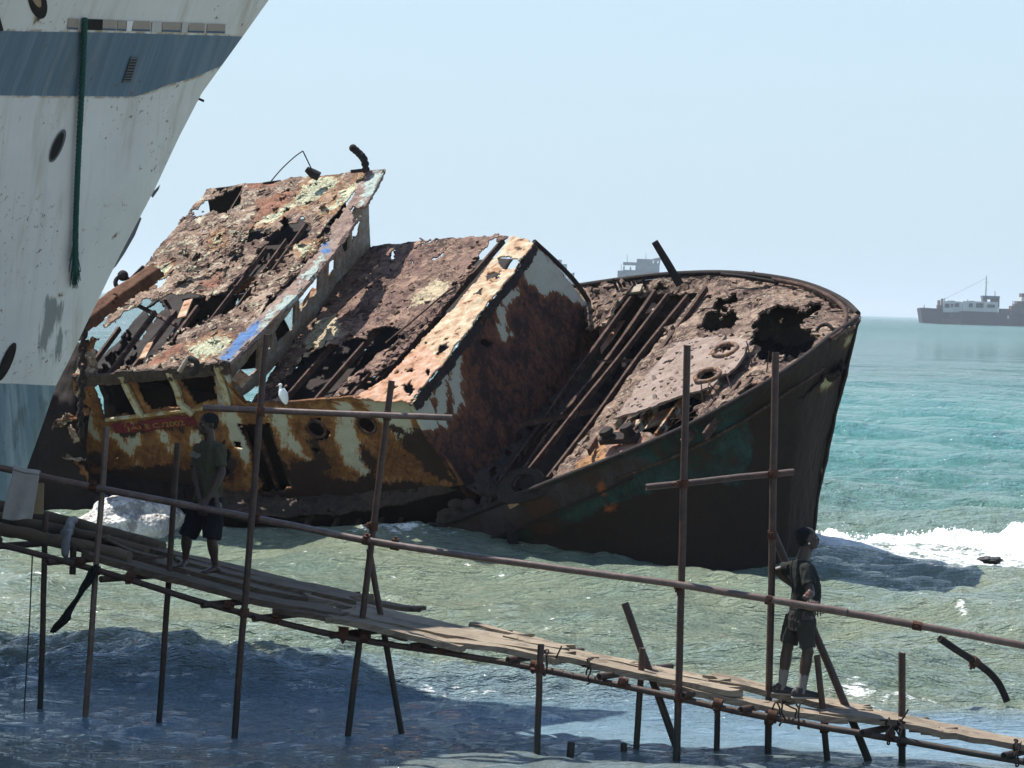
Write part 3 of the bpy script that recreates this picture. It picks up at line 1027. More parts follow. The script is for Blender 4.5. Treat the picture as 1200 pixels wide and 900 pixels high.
for q in [(1099, 357.5, 1104, 362.5), (1100, 352, 1102, 358), (1104, 350, 1105.7, 358), (1112, 352.5, 1119, 354), (1136, 352.7, 1142, 355), (1145, 353.5, 1150, 355), (1172, 362, 1184, 367)]:
    far_part('deck_gear', MAT['farrust'], s1, [q], D1 + 3, 6)
wh = MB()
for q in [(1152, 348, 1157, 355), (1162.5, 348, 1171.5, 360), (1152, 347, 1171.5, 350.6), (1152, 354.6, 1171, 361)]:
    fbox(wh, *q, D1 + 4, 7)
wh.build('wheelhouse', MAT['farrust'], s1)
far_part('wheelhouse_roof', MAT['farblue'], s1, [(1151.5, 347.2, 1171.8, 348.6)], D1 + 3.5, 8)
mm = MB()
mm.tube([P(1154.5, 356, D1 + 5), P(1155.5, 335, D1 + 5), P(1156, 323, D1 + 5)], [.7, .55, .3], 6)
mm.tube([P(1154, 330.5, D1 + 5), P(1159, 330.8, D1 + 5)], .15, 5)
mm.build('mast', MAT['farwhite'], s1)
af = MB()
for q in [(1185, 358.5, 1189, 367), (1189, 356.5, 1204, 368), (1197, 344, 1206, 357), (1191.5, 353, 1196, 357)]:
    fbox(af, *q, D1 + 3, 9)
af.build('aft_house', MAT['farrust'], s1)
far_part('funnel', MAT['farwhite'], s1, [(1197, 348.5, 1206, 353)], D1 + 2, 10)

def far_house(name, d, label, hull_box, boxes, windows=(), extra=None):
    r = empty(name, P(hull_box[0], hull_box[3], d), label, 'ship')
    far_part('hull', MAT['farhull'], r, [hull_box], d, 14)
    m = MB()
    for q in boxes:
        fbox(m, *q, d + 1, 10)
    h = m.build('bridge_house', MAT['fargrey'], r)
    for q in windows:
        far_part('window', MAT['farhull'], h, [q], d + .4, .5)
    return r
D2 = 2350.0
far_house('moored_ship', D2, 'hazy grey bridge tower of a far ship just left of the leaning iron post', (640, 352, 860, 366.5),
          [(723, 318.5, 773, 353), (729, 317, 732, 322), (738.3, 313, 739.8, 319), (730.5, 307.5, 746.5, 310.6), (730.5, 312, 732.2, 319), (745, 312.5, 747, 319), (745.5, 309, 773, 319), (746.5, 303.8, 765, 309.5), (730.5, 316.6, 747, 319)],
          [(733, 323, 741, 326), (752, 323, 760, 326)])
rr = [o for o in bpy.data.objects if o.name == 'moored_ship'][0]
t = MB()
for a, b in [((765, 304, D2 + 2), (773.5, 302.5, D2 + 2)), ((773.5, 302.5, D2 + 2), (771, 317, D2 + 2)), ((766, 309, D2 + 2), (773, 303, D2 + 2)), ((766, 305, D2 + 2), (772, 311, D2 + 2)), ((769, 304, D2 + 2), (769, 316, D2 + 2))]:
    t.tube([P(*a), P(*b)], .9, 5)
t.build('lattice_bracket', MAT['fargrey'], rr)
for q in ((1107, 354, 1107, 349), (1134, 355, 1134, 350.5), (1166, 349, 1166, 341), (1187, 357, 1187, 352), (1083, 361, 1083, 357)):
    m = MB(); m.tube([P(q[0], q[1], D1 + 4), P(q[2], q[3], D1 + 4)], [.3, .2], 5); m.build('pole', MAT['farrust'], s1)
m = MB(); m.tube([P(1155.7, 326, D1 + 5), P(1104, 352, D1 + 5)], .08, 4); m.build('stay_wire', MAT['farrust'], s1)
far_house('far_ship', 2700.0, 'hazy blue stepped superstructure of a far ship right of the middle cabin peak', (600, 352, 676, 365),
          [(648, 309, 657.5, 352), (651.5, 304.5, 658.5, 310), (657, 309.5, 664.5, 352), (664, 320.5, 673, 352), (671, 319.5, 673.5, 321.5), (655, 304, 656.2, 306)], [(666, 330, 671, 333)])
m = MB()
for x, y0, y1 in ((735, 307, 298), (757, 304, 297), (728, 317, 309)):
    m = MB(); m.tube([P(x, y0 + 1, D2 + 4), P(x, y1, D2 + 4)], [.35, .2], 5); m.build('mast', MAT['fargrey'], rr)
for i, (px, py, w, h) in enumerate([(684, 335.5, 5, 4), (692, 333.5, 5, 5), (700, 334.5, 5, 4), (708, 331, 4, 7), (713, 333, 4, 5)]):
    c = P(px, 345, 2900); sc = 2900 / FPX
    m = MB(); r = np.random.default_rng(i)
    for _ in range(260):
        q = r.normal(0, 1, 3); q /= np.linalg.norm(q) / r.uniform(.5, 1.0)
        p = c + np.array([q[0] * w * sc, q[1] * 6, (345 - py - h * .5) * sc + q[2] * h * sc * .9])
        t1, t2 = frame(r.normal(0, 1, 3)); s = r.uniform(.5, 1.1)
        m.add([p - t1 * s, p + t2 * s, p + t1 * s, p - t2 * s], [(0, 1, 2, 3)])
    root = empty('tree', (c[0], c[1], c[2] - 14), ['low far tree in the haze, next to the middle cabin peak', 'second small far tree from the middle cabin peak', 'middle one of the five tiny far trees', 'tallest pointed far tree on the hazy shore', 'far tree right of the pointed one'][i], 'tree', 'trees on the far shore')
    m.build('crown', MAT['fargreen'], root)
    MB().tube([c - np.array([0, 0, 14]), c + np.array([0, 0, (340 - py) * sc])], [.6, .3], 6).build('trunk', MAT['farrust'], root)
o = lump('far_shore', (P(700, 352, 2950)[0], 2950, -3), (62, 60, 11), MAT['fargreen'], 'low green far shore', 'shore', 2, .2)
del o['category']; o['kind'] = 'structure'

# ------------------------------------------------------------------ the white ship on the left
ws = empty('white_ship', (-6.5, 30.0, 0), 'high rusty-white ship bow with a blue stripe on the left', 'ship')
STEM = [(-95, 386), (-70, 367), (0, 315), (42, 285), (110, 236), (160, 210), (222, 181), (300, 140), (376, 103), (420, 82), (451, 66), (495, 51), (548, 32), (600, 12), (680, -18), (790, -58)]
DST = 30.4
def hull_pt(s, ys):
    xs = np.interp(ys, [q[0] for q in STEM], [q[1] for q in STEM])
    px = xs - s
    py = ys - .02 * s
    d = DST - .0136 * s - .25 * (1 - math.exp(-s / 12.0))
    return px, py, d
def hull_w(s, ys):
    if s <= 420:
        return P(*hull_pt(s, ys))
    p = P(*hull_pt(420, ys)); q = P(*hull_pt(300, ys))
    t = p - q; t[2] *= .35; t /= np.linalg.norm(t[:2])
    e = (s - 420) / 92.0
    w = np.array([-math.sqrt(.5), -math.sqrt(.5)])
    k = min(1, e / 6.0)
    return p + e * np.array([t[0] * (1 - .35 * k), t[1] * (1 + .12 * k), t[2] * (1 - k) * .6])
rows = np.concatenate([np.arange(-52, 620, 7.0), np.arange(620, 791, 24.0)])
cols = np.concatenate([np.linspace(0, 24, 8), np.linspace(30, 420, 66), np.linspace(460, 1700, 22)])
G = np.array([[hull_w(s, y) for s in cols] for y in rows])
nr, ncl = len(rows), len(cols)
px, py = project(G)
idx = np.arange(nr * ncl).reshape(nr, ncl)
q = np.stack([idx[:-1, :-1], idx[1:, :-1], idx[1:, 1:], idx[:-1, 1:]], -1).reshape(-1, 4)[:, ::-1]
G2 = G + np.array([0, -1, 0]) * (.012 * fbm(G * np.array([.9, .9, .7]), 3))[..., None]
me = fast_mesh('hull', G2.reshape(-1, 3), q)
SX, RY_ = np.meshgrid(cols, rows)
stripe_bot = np.interp(px, [-900, 0, 120, 158, 180, 198, 227, 258, 272], [111, 112, 113, 113.5, 106, 99, 91, 78, 66])
stripe_top = np.interp(px, [-900, 0, 140, 285], [33, 36, 38.3, 42.5])
attr(me, 'stripe', np.minimum(py - stripe_top, stripe_bot - py))
attr(me, 'boot', py - np.interp(px, [-900, 0, 66], [447, 449, 452]))
seam = np.maximum(-np.abs(py - np.interp(px, [0, 240], [112.5, 115])) + .1, -np.abs(py - np.interp(px, [0, 230], [130.5, 133])) - .35)
seam = np.maximum(seam, np.maximum(-np.abs(py - np.interp(px, [0, 60, 110, 140], [334, 332, 318, 300])) - .3, -np.abs(py - np.interp(px, [0, 20, 60, 90], [418, 416, 408, 395])) - .2))
attr(me, 'seam', seam)
attr(me, 'scuff', np.maximum(sdfs(px, py, [[(52, 345), (78, 352), (74, 372), (55, 405), (42, 428), (44, 395)], [(68, 385), (82, 385), (72, 412), (62, 436), (57, 420)], [(20, 480), (35, 470), (22, 520), (5, 545)], [(36, 520), (50, 470), (56, 470), (40, 525)]]), -30))
attr(me, 'spot', np.maximum(sdfs(px, py, [[(67, 340), (76, 340), (77, 350), (66, 350)], [(95, 268), (118, 270), (114, 274), (96, 274)], [(128, 279), (143, 266), (146, 270), (132, 283)], [(118, 240), (132, 238), (128, 248), (118, 246)],
                                             [(40, 230), (48, 230), (45, 240)], [(36, 357), (44, 357), (42, 364)], [(3, 440), (14, 402), (6, 452)], [(170, 233), (178, 234), (174, 238)], [(36, 12), (50, 12), (52, 30), (36, 30)], [(0, 15), (4, 20), (2, 38), (0, 38)]]), -30))
uv = me.uv_layers.new(name='UVMap')
U = SX / 92.0 - .42 * G[..., 2]
L = np.stack([U.ravel()[q.ravel()], -G[..., 2].ravel()[q.ravel()]], -1)
uv.data.foreach_set('uv', L.astype(np.float32).ravel())
wh_hull = link('hull', me, MAT['white'], ws)
# far side, deck and bulwark top: mirror the near side in the keel plane
ax = np.array([-.62, -.785, 0]); ax /= np.linalg.norm(ax)
nrm = np.array([ax[1], -ax[0], 0])      # points to the far side
ro = np.arange(0, nr, 4)
fw = []
for j in ro:
    base = G[j, 0]
    fw.append([base + (p - base) - 2 * ((p - base) @ nrm) * nrm + nrm * .02 for p in G[j, ::3]])
fw = np.array(fw)
m = MB()
n2 = fw.shape[1]
vs = fw.reshape(-1, 3)
m.add(vs, [(j * n2 + i, j * n2 + i + 1, (j + 1) * n2 + i + 1, (j + 1) * n2 + i) for j in range(len(ro) - 1) for i in range(n2 - 1)], True)
m.build('far_side', MAT['whiteplain'], ws)
m = MB()
near = G[4, 9::3]; farr = fw[1][3:]
n3 = min(len(near), len(farr))
m.add(list(near[:n3]) + list(farr[:n3]), [(i, i + 1, n3 + i + 1, n3 + i) for i in range(n3 - 1)])
m.build('deck', MAT['bulwark'], ws)
m = MB()
m.tube([G[0, i] for i in range(0, ncl, 2)], .06, 8)
m.build('rail_cap', MAT['whiteplain'], ws)
# nearest hull surface in the picture, a little proud of the plating
def hs(px_, py_, off=.01):
    ys = py_
    for _ in range(4):
        xs = np.interp(ys, [q_[0] for q_ in STEM], [q_[1] for q_ in STEM])
        ys = py_ + .02 * (xs - px_)
    p = P(*hull_pt(xs - px_, ys))
    return p + np.array([.35, -.94, 0]) * (off + .012)
def hull_frame(px_, py_):
    u = hs(px_ + 3, py_) - hs(px_ - 3, py_); w = hs(px_ - 1.2, py_ + 3) - hs(px_ + 1.2, py_ - 3)
    u /= np.linalg.norm(u); w -= u * (u @ w); w /= np.linalg.norm(w)
    n = np.cross(u, w)
    return u, w, (n if n[1] < 0 else -n)
def plate_px(m, pts, off=.012, th=.02):
    a = [hs(x, y, off) for x, y in pts]
    n = np.array([.35, -.94, 0])
    b = [p - n * th for p in a]
    k = len(a)
    m.add(a + b, [tuple(range(k)), tuple(range(2 * k - 1, k - 1, -1))] + [(i, k + i, k + (i + 1) % k, (i + 1) % k) for i in range(k)])
def ell(cx, cy, rx, ry, tilt, n=20):
    return [(cx + rx * math.cos(a) - tilt * ry * math.sin(a), cy + ry * math.sin(a)) for a in [2 * PI * i / n for i in range(n)]]
for (cx, cy, rx, ry, tl, mt) in [(67.5, 171, 5.5, 18, .38, 'black'), (8, 424, 5.5, 21, .4, 'darkiron'), (44, 2, 9, 19, -.2, 'darkiron')]:
    m = MB(); plate_px(m, ell(cx, cy, rx * 1.18, ry * 1.07, tl), .006)
    fr = m.build('porthole', MAT['vent'] if mt != 'darkiron' else MAT['darkiron'], ws)
    m = MB(); plate_px(m, ell(cx - .8, cy + .5, rx * .86, ry * .9, tl), .012)
    m.build('opening', MAT['black'] if mt == 'black' else MAT['darkiron'], fr)
    if cy < 10:
        m = MB(); plate_px(m, ell(cx - 3.2, cy - 6, 5, 13, -.4), .018); m.build('fairlead_lip', MAT['board'], fr)
m = MB(); plate_px(m, [(-6, 14), (-1, 18), (4, 36), (-6, 38)], .012); m.build('hawse_plate', MAT['darkiron'], ws)
m = MB(); plate_px(m, [(153, 67), (162, 67), (153, 97), (143.5, 97)], .008); vt = m.build('vent', MAT['vent'], ws)
for i in range(8):
    y = 70 + i * 3.3; x = 152 - (y - 67) * .31
    m = MB(); plate_px(m, [(x + 1.4, y), (x + 9.2, y), (x + 8.8, y + 1.2), (x + 1, y + 1.2)], .016, .012)
    m.build('louvre_slat', MAT['black'], vt)
# freeing ports in the bulwark
for (x0, x1, mt) in [(80, 92, 'bulwark'), (103, 120, 'black'), (120.5, 136.5, 'bulwark'), (138, 148, 'bulwark'), (156, 176, 'bulwark'), (190.5, 212, 'bulwark'), (221, 240, 'bulwark'), (243, 264, 'bulwark')]:
    ya = np.interp(x0, [80, 265], [21.5, 29]); yb = np.interp(x0, [80, 265], [34.5, 39.5])
    m = MB(); plate_px(m, [(x0, ya), (x1, ya + .6), (x1 - 1, yb + .6), (x0 - 1, yb)], .006)
    fp = m.build('freeing_port', MAT[mt], ws)
    if mt == 'bulwark':
        m = MB(); plate_px(m, [(x0 - .5, yb - 2.2), (x1 - .7, yb - 1.6), (x1 - 1, yb + .2), (x0 - 1, yb - .4)], .014); m.build('blue_sill', MAT['bluetrim'], fp)
for (x0, x1) in [(148.5, 156), (178, 190), (213, 221)]:
    ya = np.interp(x0, [80, 265], [22.5, 29]); yb = np.interp(x0, [80, 265], [35.5, 40])
    m = MB(); plate_px(m, [(x0, ya), (x1, ya), (x1 - 3, yb), (x0 - 1, yb)], .016); m.build('bulwark_stay', MAT['egret'] if x0 < 150 else MAT['whiteplain'], ws)
m = MB()
m.beam(P(229, 114, 30.42), P(239, 118.5, 30.42), .035, .03)
m.build('stem_lug', MAT['beam'], ws)
m = MB()
m.add([P(176, 228, 30.45), P(188, 216, 30.45), P(186, 222, 30.45), P(179, 232, 30.45), P(176, 228, 30.6), P(188, 216, 30.6), P(186, 222, 30.6), P(179, 232, 30.6)],
      [(0, 1, 2, 3), (7, 6, 5, 4), (0, 4, 5, 1), (1, 5, 6, 2), (2, 6, 7, 3), (3, 7, 4, 0)])
m.build('stem_bracket', MAT['vent'], ws)
m = MB()
pts = [(163, 253), (166, 256), (158, 276), (146, 297), (136, 312), (128, 320), (140, 296)]
k = len(pts)
m.add([P(x, y, 30.45) for x, y in pts] + [P(x, y, 30.65) for x, y in pts], [tuple(range(k)), tuple(range(2 * k - 1, k - 1, -1))] + [(i, k + i, k + (i + 1) % k, (i + 1) % k) for i in range(k)])
m.build('stem_bracket', MAT['vent'], ws)

# green mooring rope hanging down the bow: three twisted strands and a frayed end
def twist(pts, R, r, turns, n=160, strands=3):
    pts = catmull(pts, n)
    m = MB()
    for s in range(strands):
        q = []
        for i in range(n):
            t = pts[min(i + 1, n - 1)] - pts[max(i - 1, 0)]
            u, w = frame(t)
            a = 2 * PI * (turns * i / n + s / strands)
            q.append(pts[i] + R * (math.cos(a) * u + math.sin(a) * w))
        m.tube(q, r, 6)
    return m
rp = [hs(x, y, .07) for x, y in [(98, 24), (97.5, 32), (96, 70), (93.5, 120), (91, 170), (89, 215), (87.5, 255), (87, 290), (86, 318)]]
m = twist(rp, .018, .021, 24)
r = np.random.default_rng(4)
for i in range(46):
    a = hs(87 + r.normal(0, 1.3), r.uniform(262, 316), .07 + r.normal(0, .015)); b = hs(86.5 + r.normal(0, 3.2), r.uniform(318, 339), .07 + r.normal(0, .03))
    m.tube([a, (a + b) / 2 + r.normal(0, .012, 3), b], [.012, .009, .004], 5)
tag(m.build('mooring_rope', MAT['rope']), 'frayed green rope hanging down the white bow', 'rope')
# heavy chain hanging beyond the stem
m = MB()
ch = catmull([P(x, y, 31.6) for x, y in [(103, 352), (100, 375), (97, 400), (96.5, 430), (96, 462), (94, 480), (95, 500), (95, 512)]], 24)
for i in range(23):
    t = ch[i + 1] - ch[i]; L_ = np.linalg.norm(t); t /= L_
    u, w = frame(t)
    if i % 2: u, w = w, -u
    m.torus((ch[i] + ch[i + 1]) / 2, L_ * .66, .026, (t, u * .62, w), 14, 6)
tag(m.build('anchor_chain', MAT['darkiron']), 'black chain hanging in front of the wreck beside the white bow', 'chain')
# ------------------------------------------------------------------ the wreck
WR = empty('wrecked_ship', (-1.5, 45.0, 0), 'rusted-out shipwreck listing in the shallows with its dark bow to the right', 'shipwreck')

RF = Plane((265, 425, 44.2), (105, 440, 45.7), (450, 198, 49.6))          # wheelhouse roof
WL = Plane((265, 425, 44.2), (105, 440, 45.7), (328, 553, 45.3))          # near side wall, square to the roof
def rf(px, py, off=0.0): return RF.pt(px, py, off)
_flip = -1.0 if (CAM - WL.o) @ WL.n < 0 else 1.0
def wl(px, py, off=0.0): return WL.pt(px, py, off * _flip)
DN = -RF.n                                                                # "down" of the listing ship
TR = rf(450, 198) - rf(265, 425); TR /= np.linalg.norm(TR)                # across the ship, away from us
LO = np.cross(TR, RF.n); LO /= np.linalg.norm(LO)
if LO[0] < 0: LO = -LO                                                    # along the ship, to the bow

def pp(fn, pts): return [fn(*q) for q in pts]
def attrpoly(*polys):
    return lambda x, y: sdfs(x, y, polys)

# --- wheelhouse roof
roof_holes = [
    [(238, 240), (262, 222), (284, 226), (285, 234), (276, 244), (262, 250), (236, 252), (222, 258)],
    [(290, 274), (303, 267), (318, 266), (312, 277), (299, 284), (288, 283)],
    [(257, 306), (270, 296), (284, 296), (276, 305), (262, 313)],
    [(334, 257), (350, 262), (352, 254), (366, 262), (363, 276), (344, 286), (322, 282), (318, 274)],
    [(372, 253), (377, 251), (378, 258), (370, 260)],
    [(308, 284), (318, 270), (340, 268), (352, 288), (340, 290), (330, 304), (306, 322), (292, 336), (300, 345), (282, 362), (270, 360), (262, 372), (252, 372), (240, 366), (237, 352), (262, 340), (284, 318), (296, 298)],
    [(226, 316), (240, 309), (252, 310), (240, 322), (222, 330), (218, 322)],
    [(150, 432), (172, 404), (206, 388), (214, 396), (176, 424)], [(102, 440), (112, 415), (150, 375), (178, 352), (204, 344), (228, 340), (246, 350), (242, 372), (232, 382), (214, 384), (190, 398), (170, 412), (158, 430), (130, 438)],
    [(98, 400), (120, 380), (168, 352), (180, 354), (150, 380), (118, 420), (100, 442)],
]
pale_roof = [[(345, 232), (364, 208), (384, 204), (398, 214), (372, 232), (352, 246)], [(384, 240), (402, 222), (424, 206), (414, 232), (392, 248), (374, 256)], [(300, 260), (330, 240), (350, 240), (320, 262), (298, 268)],
             [(222, 405), (250, 392), (272, 398), (268, 412), (236, 418), (218, 416)], [(248, 280), (262, 270), (262, 284), (246, 290)], [(346, 285), (372, 283), (366, 298), (350, 300)], [(176, 320), (200, 306), (196, 326), (178, 332)]]
red_roof = [[(300, 232), (340, 222), (350, 228), (320, 250), (296, 262)], [(165, 432), (190, 412), (216, 400), (214, 416), (180, 432)], [(236, 330), (262, 322), (256, 336), (232, 346)], [(290, 214), (330, 208), (330, 216), (290, 224)]]
roof = sheet('wheelhouse_roof', MAT['roof'], WR,
      [pp(rf, [(84, 442), (150, 436), (210, 431), (263, 426)]),
       pp(rf, [(128, 365), (170, 322), (250, 345), (318, 350)]),
       pp(rf, [(184, 292), (250, 285), (320, 284), (372, 276)]),
       pp(rf, [(244, 220.5), (300, 214.5), (364, 206), (436, 199)])],
      200, 210, .025, flakes(2.6, .045, 7.5, .011), roof_holes, 3.2, .03,
      {'pale': attrpoly(*pale_roof), 'red': attrpoly(*red_roof)}, smu=False, flat=True, chips=200, chipsize=.085, edge=.8, seed=1)
# layered scale lying on it, torn along the openings
def layer(name, parent, polyc, nu, nv, off, seed, mat='roof', fn=rf, att=None, rust_=.3, chips=90, amp=.04):
    return sheet(name, MAT[mat], parent, [[fn(x, y, off) for x, y in c] for c in polyc], nu, nv, .02, flakes(2.6, amp, 8, .01), [], 2, rust_, att, smu=False, flat=True, chips=chips, chipsize=.08, edge=2.5, seed=seed)
layer('scale_layer', roof, [[(316, 350), (352, 318)], [(360, 290), (392, 268)]], 60, 70, .07, 5, att={'pale': attrpoly(*pale_roof), 'red': attrpoly(*red_roof)})
layer('scale_layer', roof, [[(200, 335), (262, 318)], [(245, 262), (300, 262)]], 70, 70, .06, 6, att={'pale': attrpoly(*pale_roof), 'red': attrpoly(*red_roof)})

# beams under the roof, across the ship
for a, b in [((128, 439), (182, 366)), ((176, 436), (232, 360)), ((206, 430), (312, 292)), ((246, 421), (360, 262)), ((150, 440), (206, 366)), ((232, 424), (336, 282)), ((262, 262), (284, 226)), ((96, 444), (140, 385))]:
    m = MB(); m.beam(rf(*a, -.10), rf(*b, -.10), .035 if a[0] > 200 else .06, .10, RF.n); m.build('roof_beam', MAT['beam'], roof)
for a, b in [((288, 309), (336, 305)), ((150, 352), (212, 384)), ((188, 344), (206, 372))]:
    m = MB(); m.beam(rf(*a, -.25), rf(*b, -.25), .07, .05, RF.n); m.build('crosspiece', MAT['beam'], roof)
m = MB(); m.beam(rf(213, 372, -.02), rf(221, 352, -.02), .18, .03, RF.n); m.build('loose_plate', MAT['strip'], roof)
m = MB(); m.beam(rf(167, 420, -.05), rf(176, 402, -.05), .14, .03, RF.n); m.build('loose_plate', MAT['strip'], roof)
m = MB(); m.beam(rf(272, 342, -.6), rf(292, 325, -.6), .35, .05, RF.n); m.build('hanging_panel', MAT['wall'], roof)

# near edge beam of the roof
sheet('roof_edge_beam', MAT['inner'], WR, [[rf(84, 441, .05), rf(150, 435, .06), rf(210, 430, .05), rf(266, 424, .05)],
      [rf(84, 441, .05) + DN * .28, rf(150, 435, .06) + DN * .26, rf(210, 430, .05) + DN * .30, rf(266, 424, .05) + DN * .28]], 110, 12, .06, flakes(7, .04, 16, .02), [], 2, .02, flat=True, edge=.7, seed=9)
m = MB(); m.tube([P(210, 436, 43.9), P(222, 417, 43.9)], .045, 8); m.build('short_pipe', MAT['pale'], WR)
m = MB(); q = catmull([P(222, 420, 43.9), P(230, 424, 43.85), P(230, 434, 43.85), P(224, 438, 43.9)], 12); m.tube(q, .06, 8); m.build('bent_hose', MAT['darkiron'], WR)
# right-hand fascia with flaking blue paint
fas = sheet('roof_fascia', MAT['fascia'], WR, [[rf(430, 199.5, .07), rf(402, 245, .07), rf(345, 325, .07), rf(252, 420, .07)], [rf(452, 198, .05), rf(424, 248, .05), rf(372, 320, .05), rf(270, 424, .05)],
       [rf(451, 199, .02) + DN * .05, rf(424, 249, .02) + DN * .05, rf(373, 321, .02) + DN * .05, rf(271, 425, .02) + DN * .05]], 170, 22, .04, flakes(8, .035, 18, .015), [[(412, 246), (428, 238), (428, 254), (414, 262)]], 2, .01,
       {'blue': attrpoly([(258, 418), (290, 378), (306, 376), (300, 392), (268, 424)], [(377, 286), (384, 282), (384, 294), (378, 298)]),
        'paleg': attrpoly([(298, 384), (330, 350), (352, 340), (352, 350), (322, 372), (302, 392)], [(428, 212), (440, 200), (452, 200), (436, 234), (420, 240)], [(345, 330), (378, 296), (382, 308), (352, 336)])}, flat=True, edge=.6, seed=12)
# --- right wall of the wheelhouse with its window openings
MR = Plane((482, 471, 42.75), (268, 484, 44.75), (612, 277, 47.4))
def mr(px, py, off=0.0): return MR.pt(px, py, off)
_a, _b, _c = mr(268, 472), mr(434, 290), rf(431, 226)
_n = np.cross(_b - _a, _c - _a); _n /= np.linalg.norm(_n)
def rw(px, py):
    r = ray(px, py)
    return CAM + r * (((_a - CAM) @ _n) / (r @ _n))
rwall = sheet('wheelhouse_side_wall', MAT['pale'], WR,
      [pp(rw, [(264, 432), (300, 402), (345, 345), (390, 288), (431, 222)]), pp(rw, [(264, 474), (300, 452), (345, 402), (394, 345), (434, 290)])], 200, 60, .04, dents(.02, 1.5),
      [[(322, 388), (346, 356), (348, 366), (344, 385), (326, 402)], [(350, 352), (374, 320), (376, 326), (374, 340), (352, 366)],
       [(380, 312), (394, 292), (398, 292), (396, 312), (384, 326)], [(400, 286), (412, 268), (416, 268), (414, 284), (404, 298)], [(415, 266), (422, 258), (424, 260), (420, 276), (415, 280)],
       [(276, 438), (304, 404), (306, 412), (304, 432), (284, 450)], [(306, 402), (318, 390), (320, 398), (318, 408), (308, 418)]], .5, .004, smu=True, seed=14)
for a, b in [((305, 402), (303, 452)), ((348, 346), (346, 398)), ((376, 316), (374, 352)), ((396, 285), (394, 330)), ((385, 300), (383, 338)), ((412, 262), (410, 312)), ((320, 388), (319, 425))]:
    m = MB(); m.beam(rw(*a) - LO * .03, rw(*b) - LO * .03, .10, .05, LO); m.build('window_post', MAT['pale'], rwall)
m = MB(); m.beam(rw(357, 366) - LO * .12, rw(376, 338) - LO * .12, .16, .03, (0, -.5, .8)); m.build('sill_plate', MAT['strip'], rwall)
m = MB(); m.beam(P(277, 450, 44.75), P(288, 438, 44.9), .26, .02, (.2, -.9, .4)); m.build('loose_plate', MAT['strip'], WR)
# --- dark back wall and partition inside the wheelhouse
def back(px, py): return rf(px, py)
fa = [rf(241, 223, -.06), rf(320, 213, -.06), rf(398, 205, -.06)]
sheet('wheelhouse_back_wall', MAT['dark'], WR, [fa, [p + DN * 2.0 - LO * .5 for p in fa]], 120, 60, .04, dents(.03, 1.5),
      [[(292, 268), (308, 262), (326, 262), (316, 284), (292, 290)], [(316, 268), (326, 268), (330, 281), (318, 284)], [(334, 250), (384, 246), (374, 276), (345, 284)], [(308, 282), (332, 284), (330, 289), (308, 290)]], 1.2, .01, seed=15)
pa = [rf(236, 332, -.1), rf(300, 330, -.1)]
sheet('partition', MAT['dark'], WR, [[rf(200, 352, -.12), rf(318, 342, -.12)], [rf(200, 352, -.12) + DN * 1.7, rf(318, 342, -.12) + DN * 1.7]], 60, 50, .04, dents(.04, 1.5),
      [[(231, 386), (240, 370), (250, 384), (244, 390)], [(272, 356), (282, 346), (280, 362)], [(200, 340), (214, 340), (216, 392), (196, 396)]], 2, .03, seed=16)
# floor and far end inside the wheelhouse: dark sheets added for the shade behind the window openings
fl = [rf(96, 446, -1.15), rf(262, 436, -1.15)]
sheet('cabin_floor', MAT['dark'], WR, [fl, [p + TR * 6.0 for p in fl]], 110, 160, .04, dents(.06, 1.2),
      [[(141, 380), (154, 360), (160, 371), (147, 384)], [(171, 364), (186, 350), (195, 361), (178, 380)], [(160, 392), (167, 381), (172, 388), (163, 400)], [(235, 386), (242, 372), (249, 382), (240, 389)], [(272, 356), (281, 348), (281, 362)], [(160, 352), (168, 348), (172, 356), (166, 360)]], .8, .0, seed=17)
sheet('shade_backing', MAT['dark'], WR, [[wl(70, 474) + TR * 1.2, wl(228, 462) + TR * 1.2], [wl(70, 474) + TR * 1.2 + DN * 1.3, wl(228, 462) + TR * 1.2 + DN * 1.3]], 60, 40, .04, dents(.05, 1.4), [], 2, .02, seed=19)
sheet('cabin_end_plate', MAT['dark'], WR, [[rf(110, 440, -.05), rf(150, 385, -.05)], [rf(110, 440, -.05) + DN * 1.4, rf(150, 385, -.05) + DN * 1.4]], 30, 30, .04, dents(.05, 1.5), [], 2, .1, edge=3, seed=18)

# --- the brown fallen drum and torn plates at the left edge
ga, gb = P(66, 400, 45.4), P(178, 317, 47.4)
MAT['brown'] = rust('brown_girder', [(.3, (.035, .017, .01)), (.5, (.11, .045, .02)), (.7, (.19, .095, .05))], 3, bump=.8)
gx = np.cross(gb - ga, RF.n); gx /= np.linalg.norm(gx)
if gx[2] > 0: gx = -gx
b = sheet('fallen_girder', MAT['brown'], WR, [[ga + o_, (ga + gb) / 2 + o_ + RF.n * .05, gb + o_] for o_ in (-gx * .30 - RF.n * .15, -gx * .26 + RF.n * .06, -gx * .05 + RF.n * .14, gx * .2 + RF.n * .05, gx * .30 - RF.n * .16, gx * .30 - RF.n * .34)], 70, 34, .05,
          lambda G: .03 * fbm(G * 2.2, 4), [], 2, .01, edge=.6, seed=91)
m = MB(); m.torus(P(143, 331, 47.1), .13, .045, ((1, 0, 0), (0, .3, .95), (0, -.95, .3)), 16, 6); m.ball(P(144, 323, 47.1), .11, 10, 7); m.build('lifting_eye', MAT['darkiron'], b)
m = MB()
m.beam(P(150, 330, 47.1), P(168, 312, 47.3), .05, .05); m.build('torn_rod', MAT['darkiron'], b)
rr_ = np.random.default_rng(31)
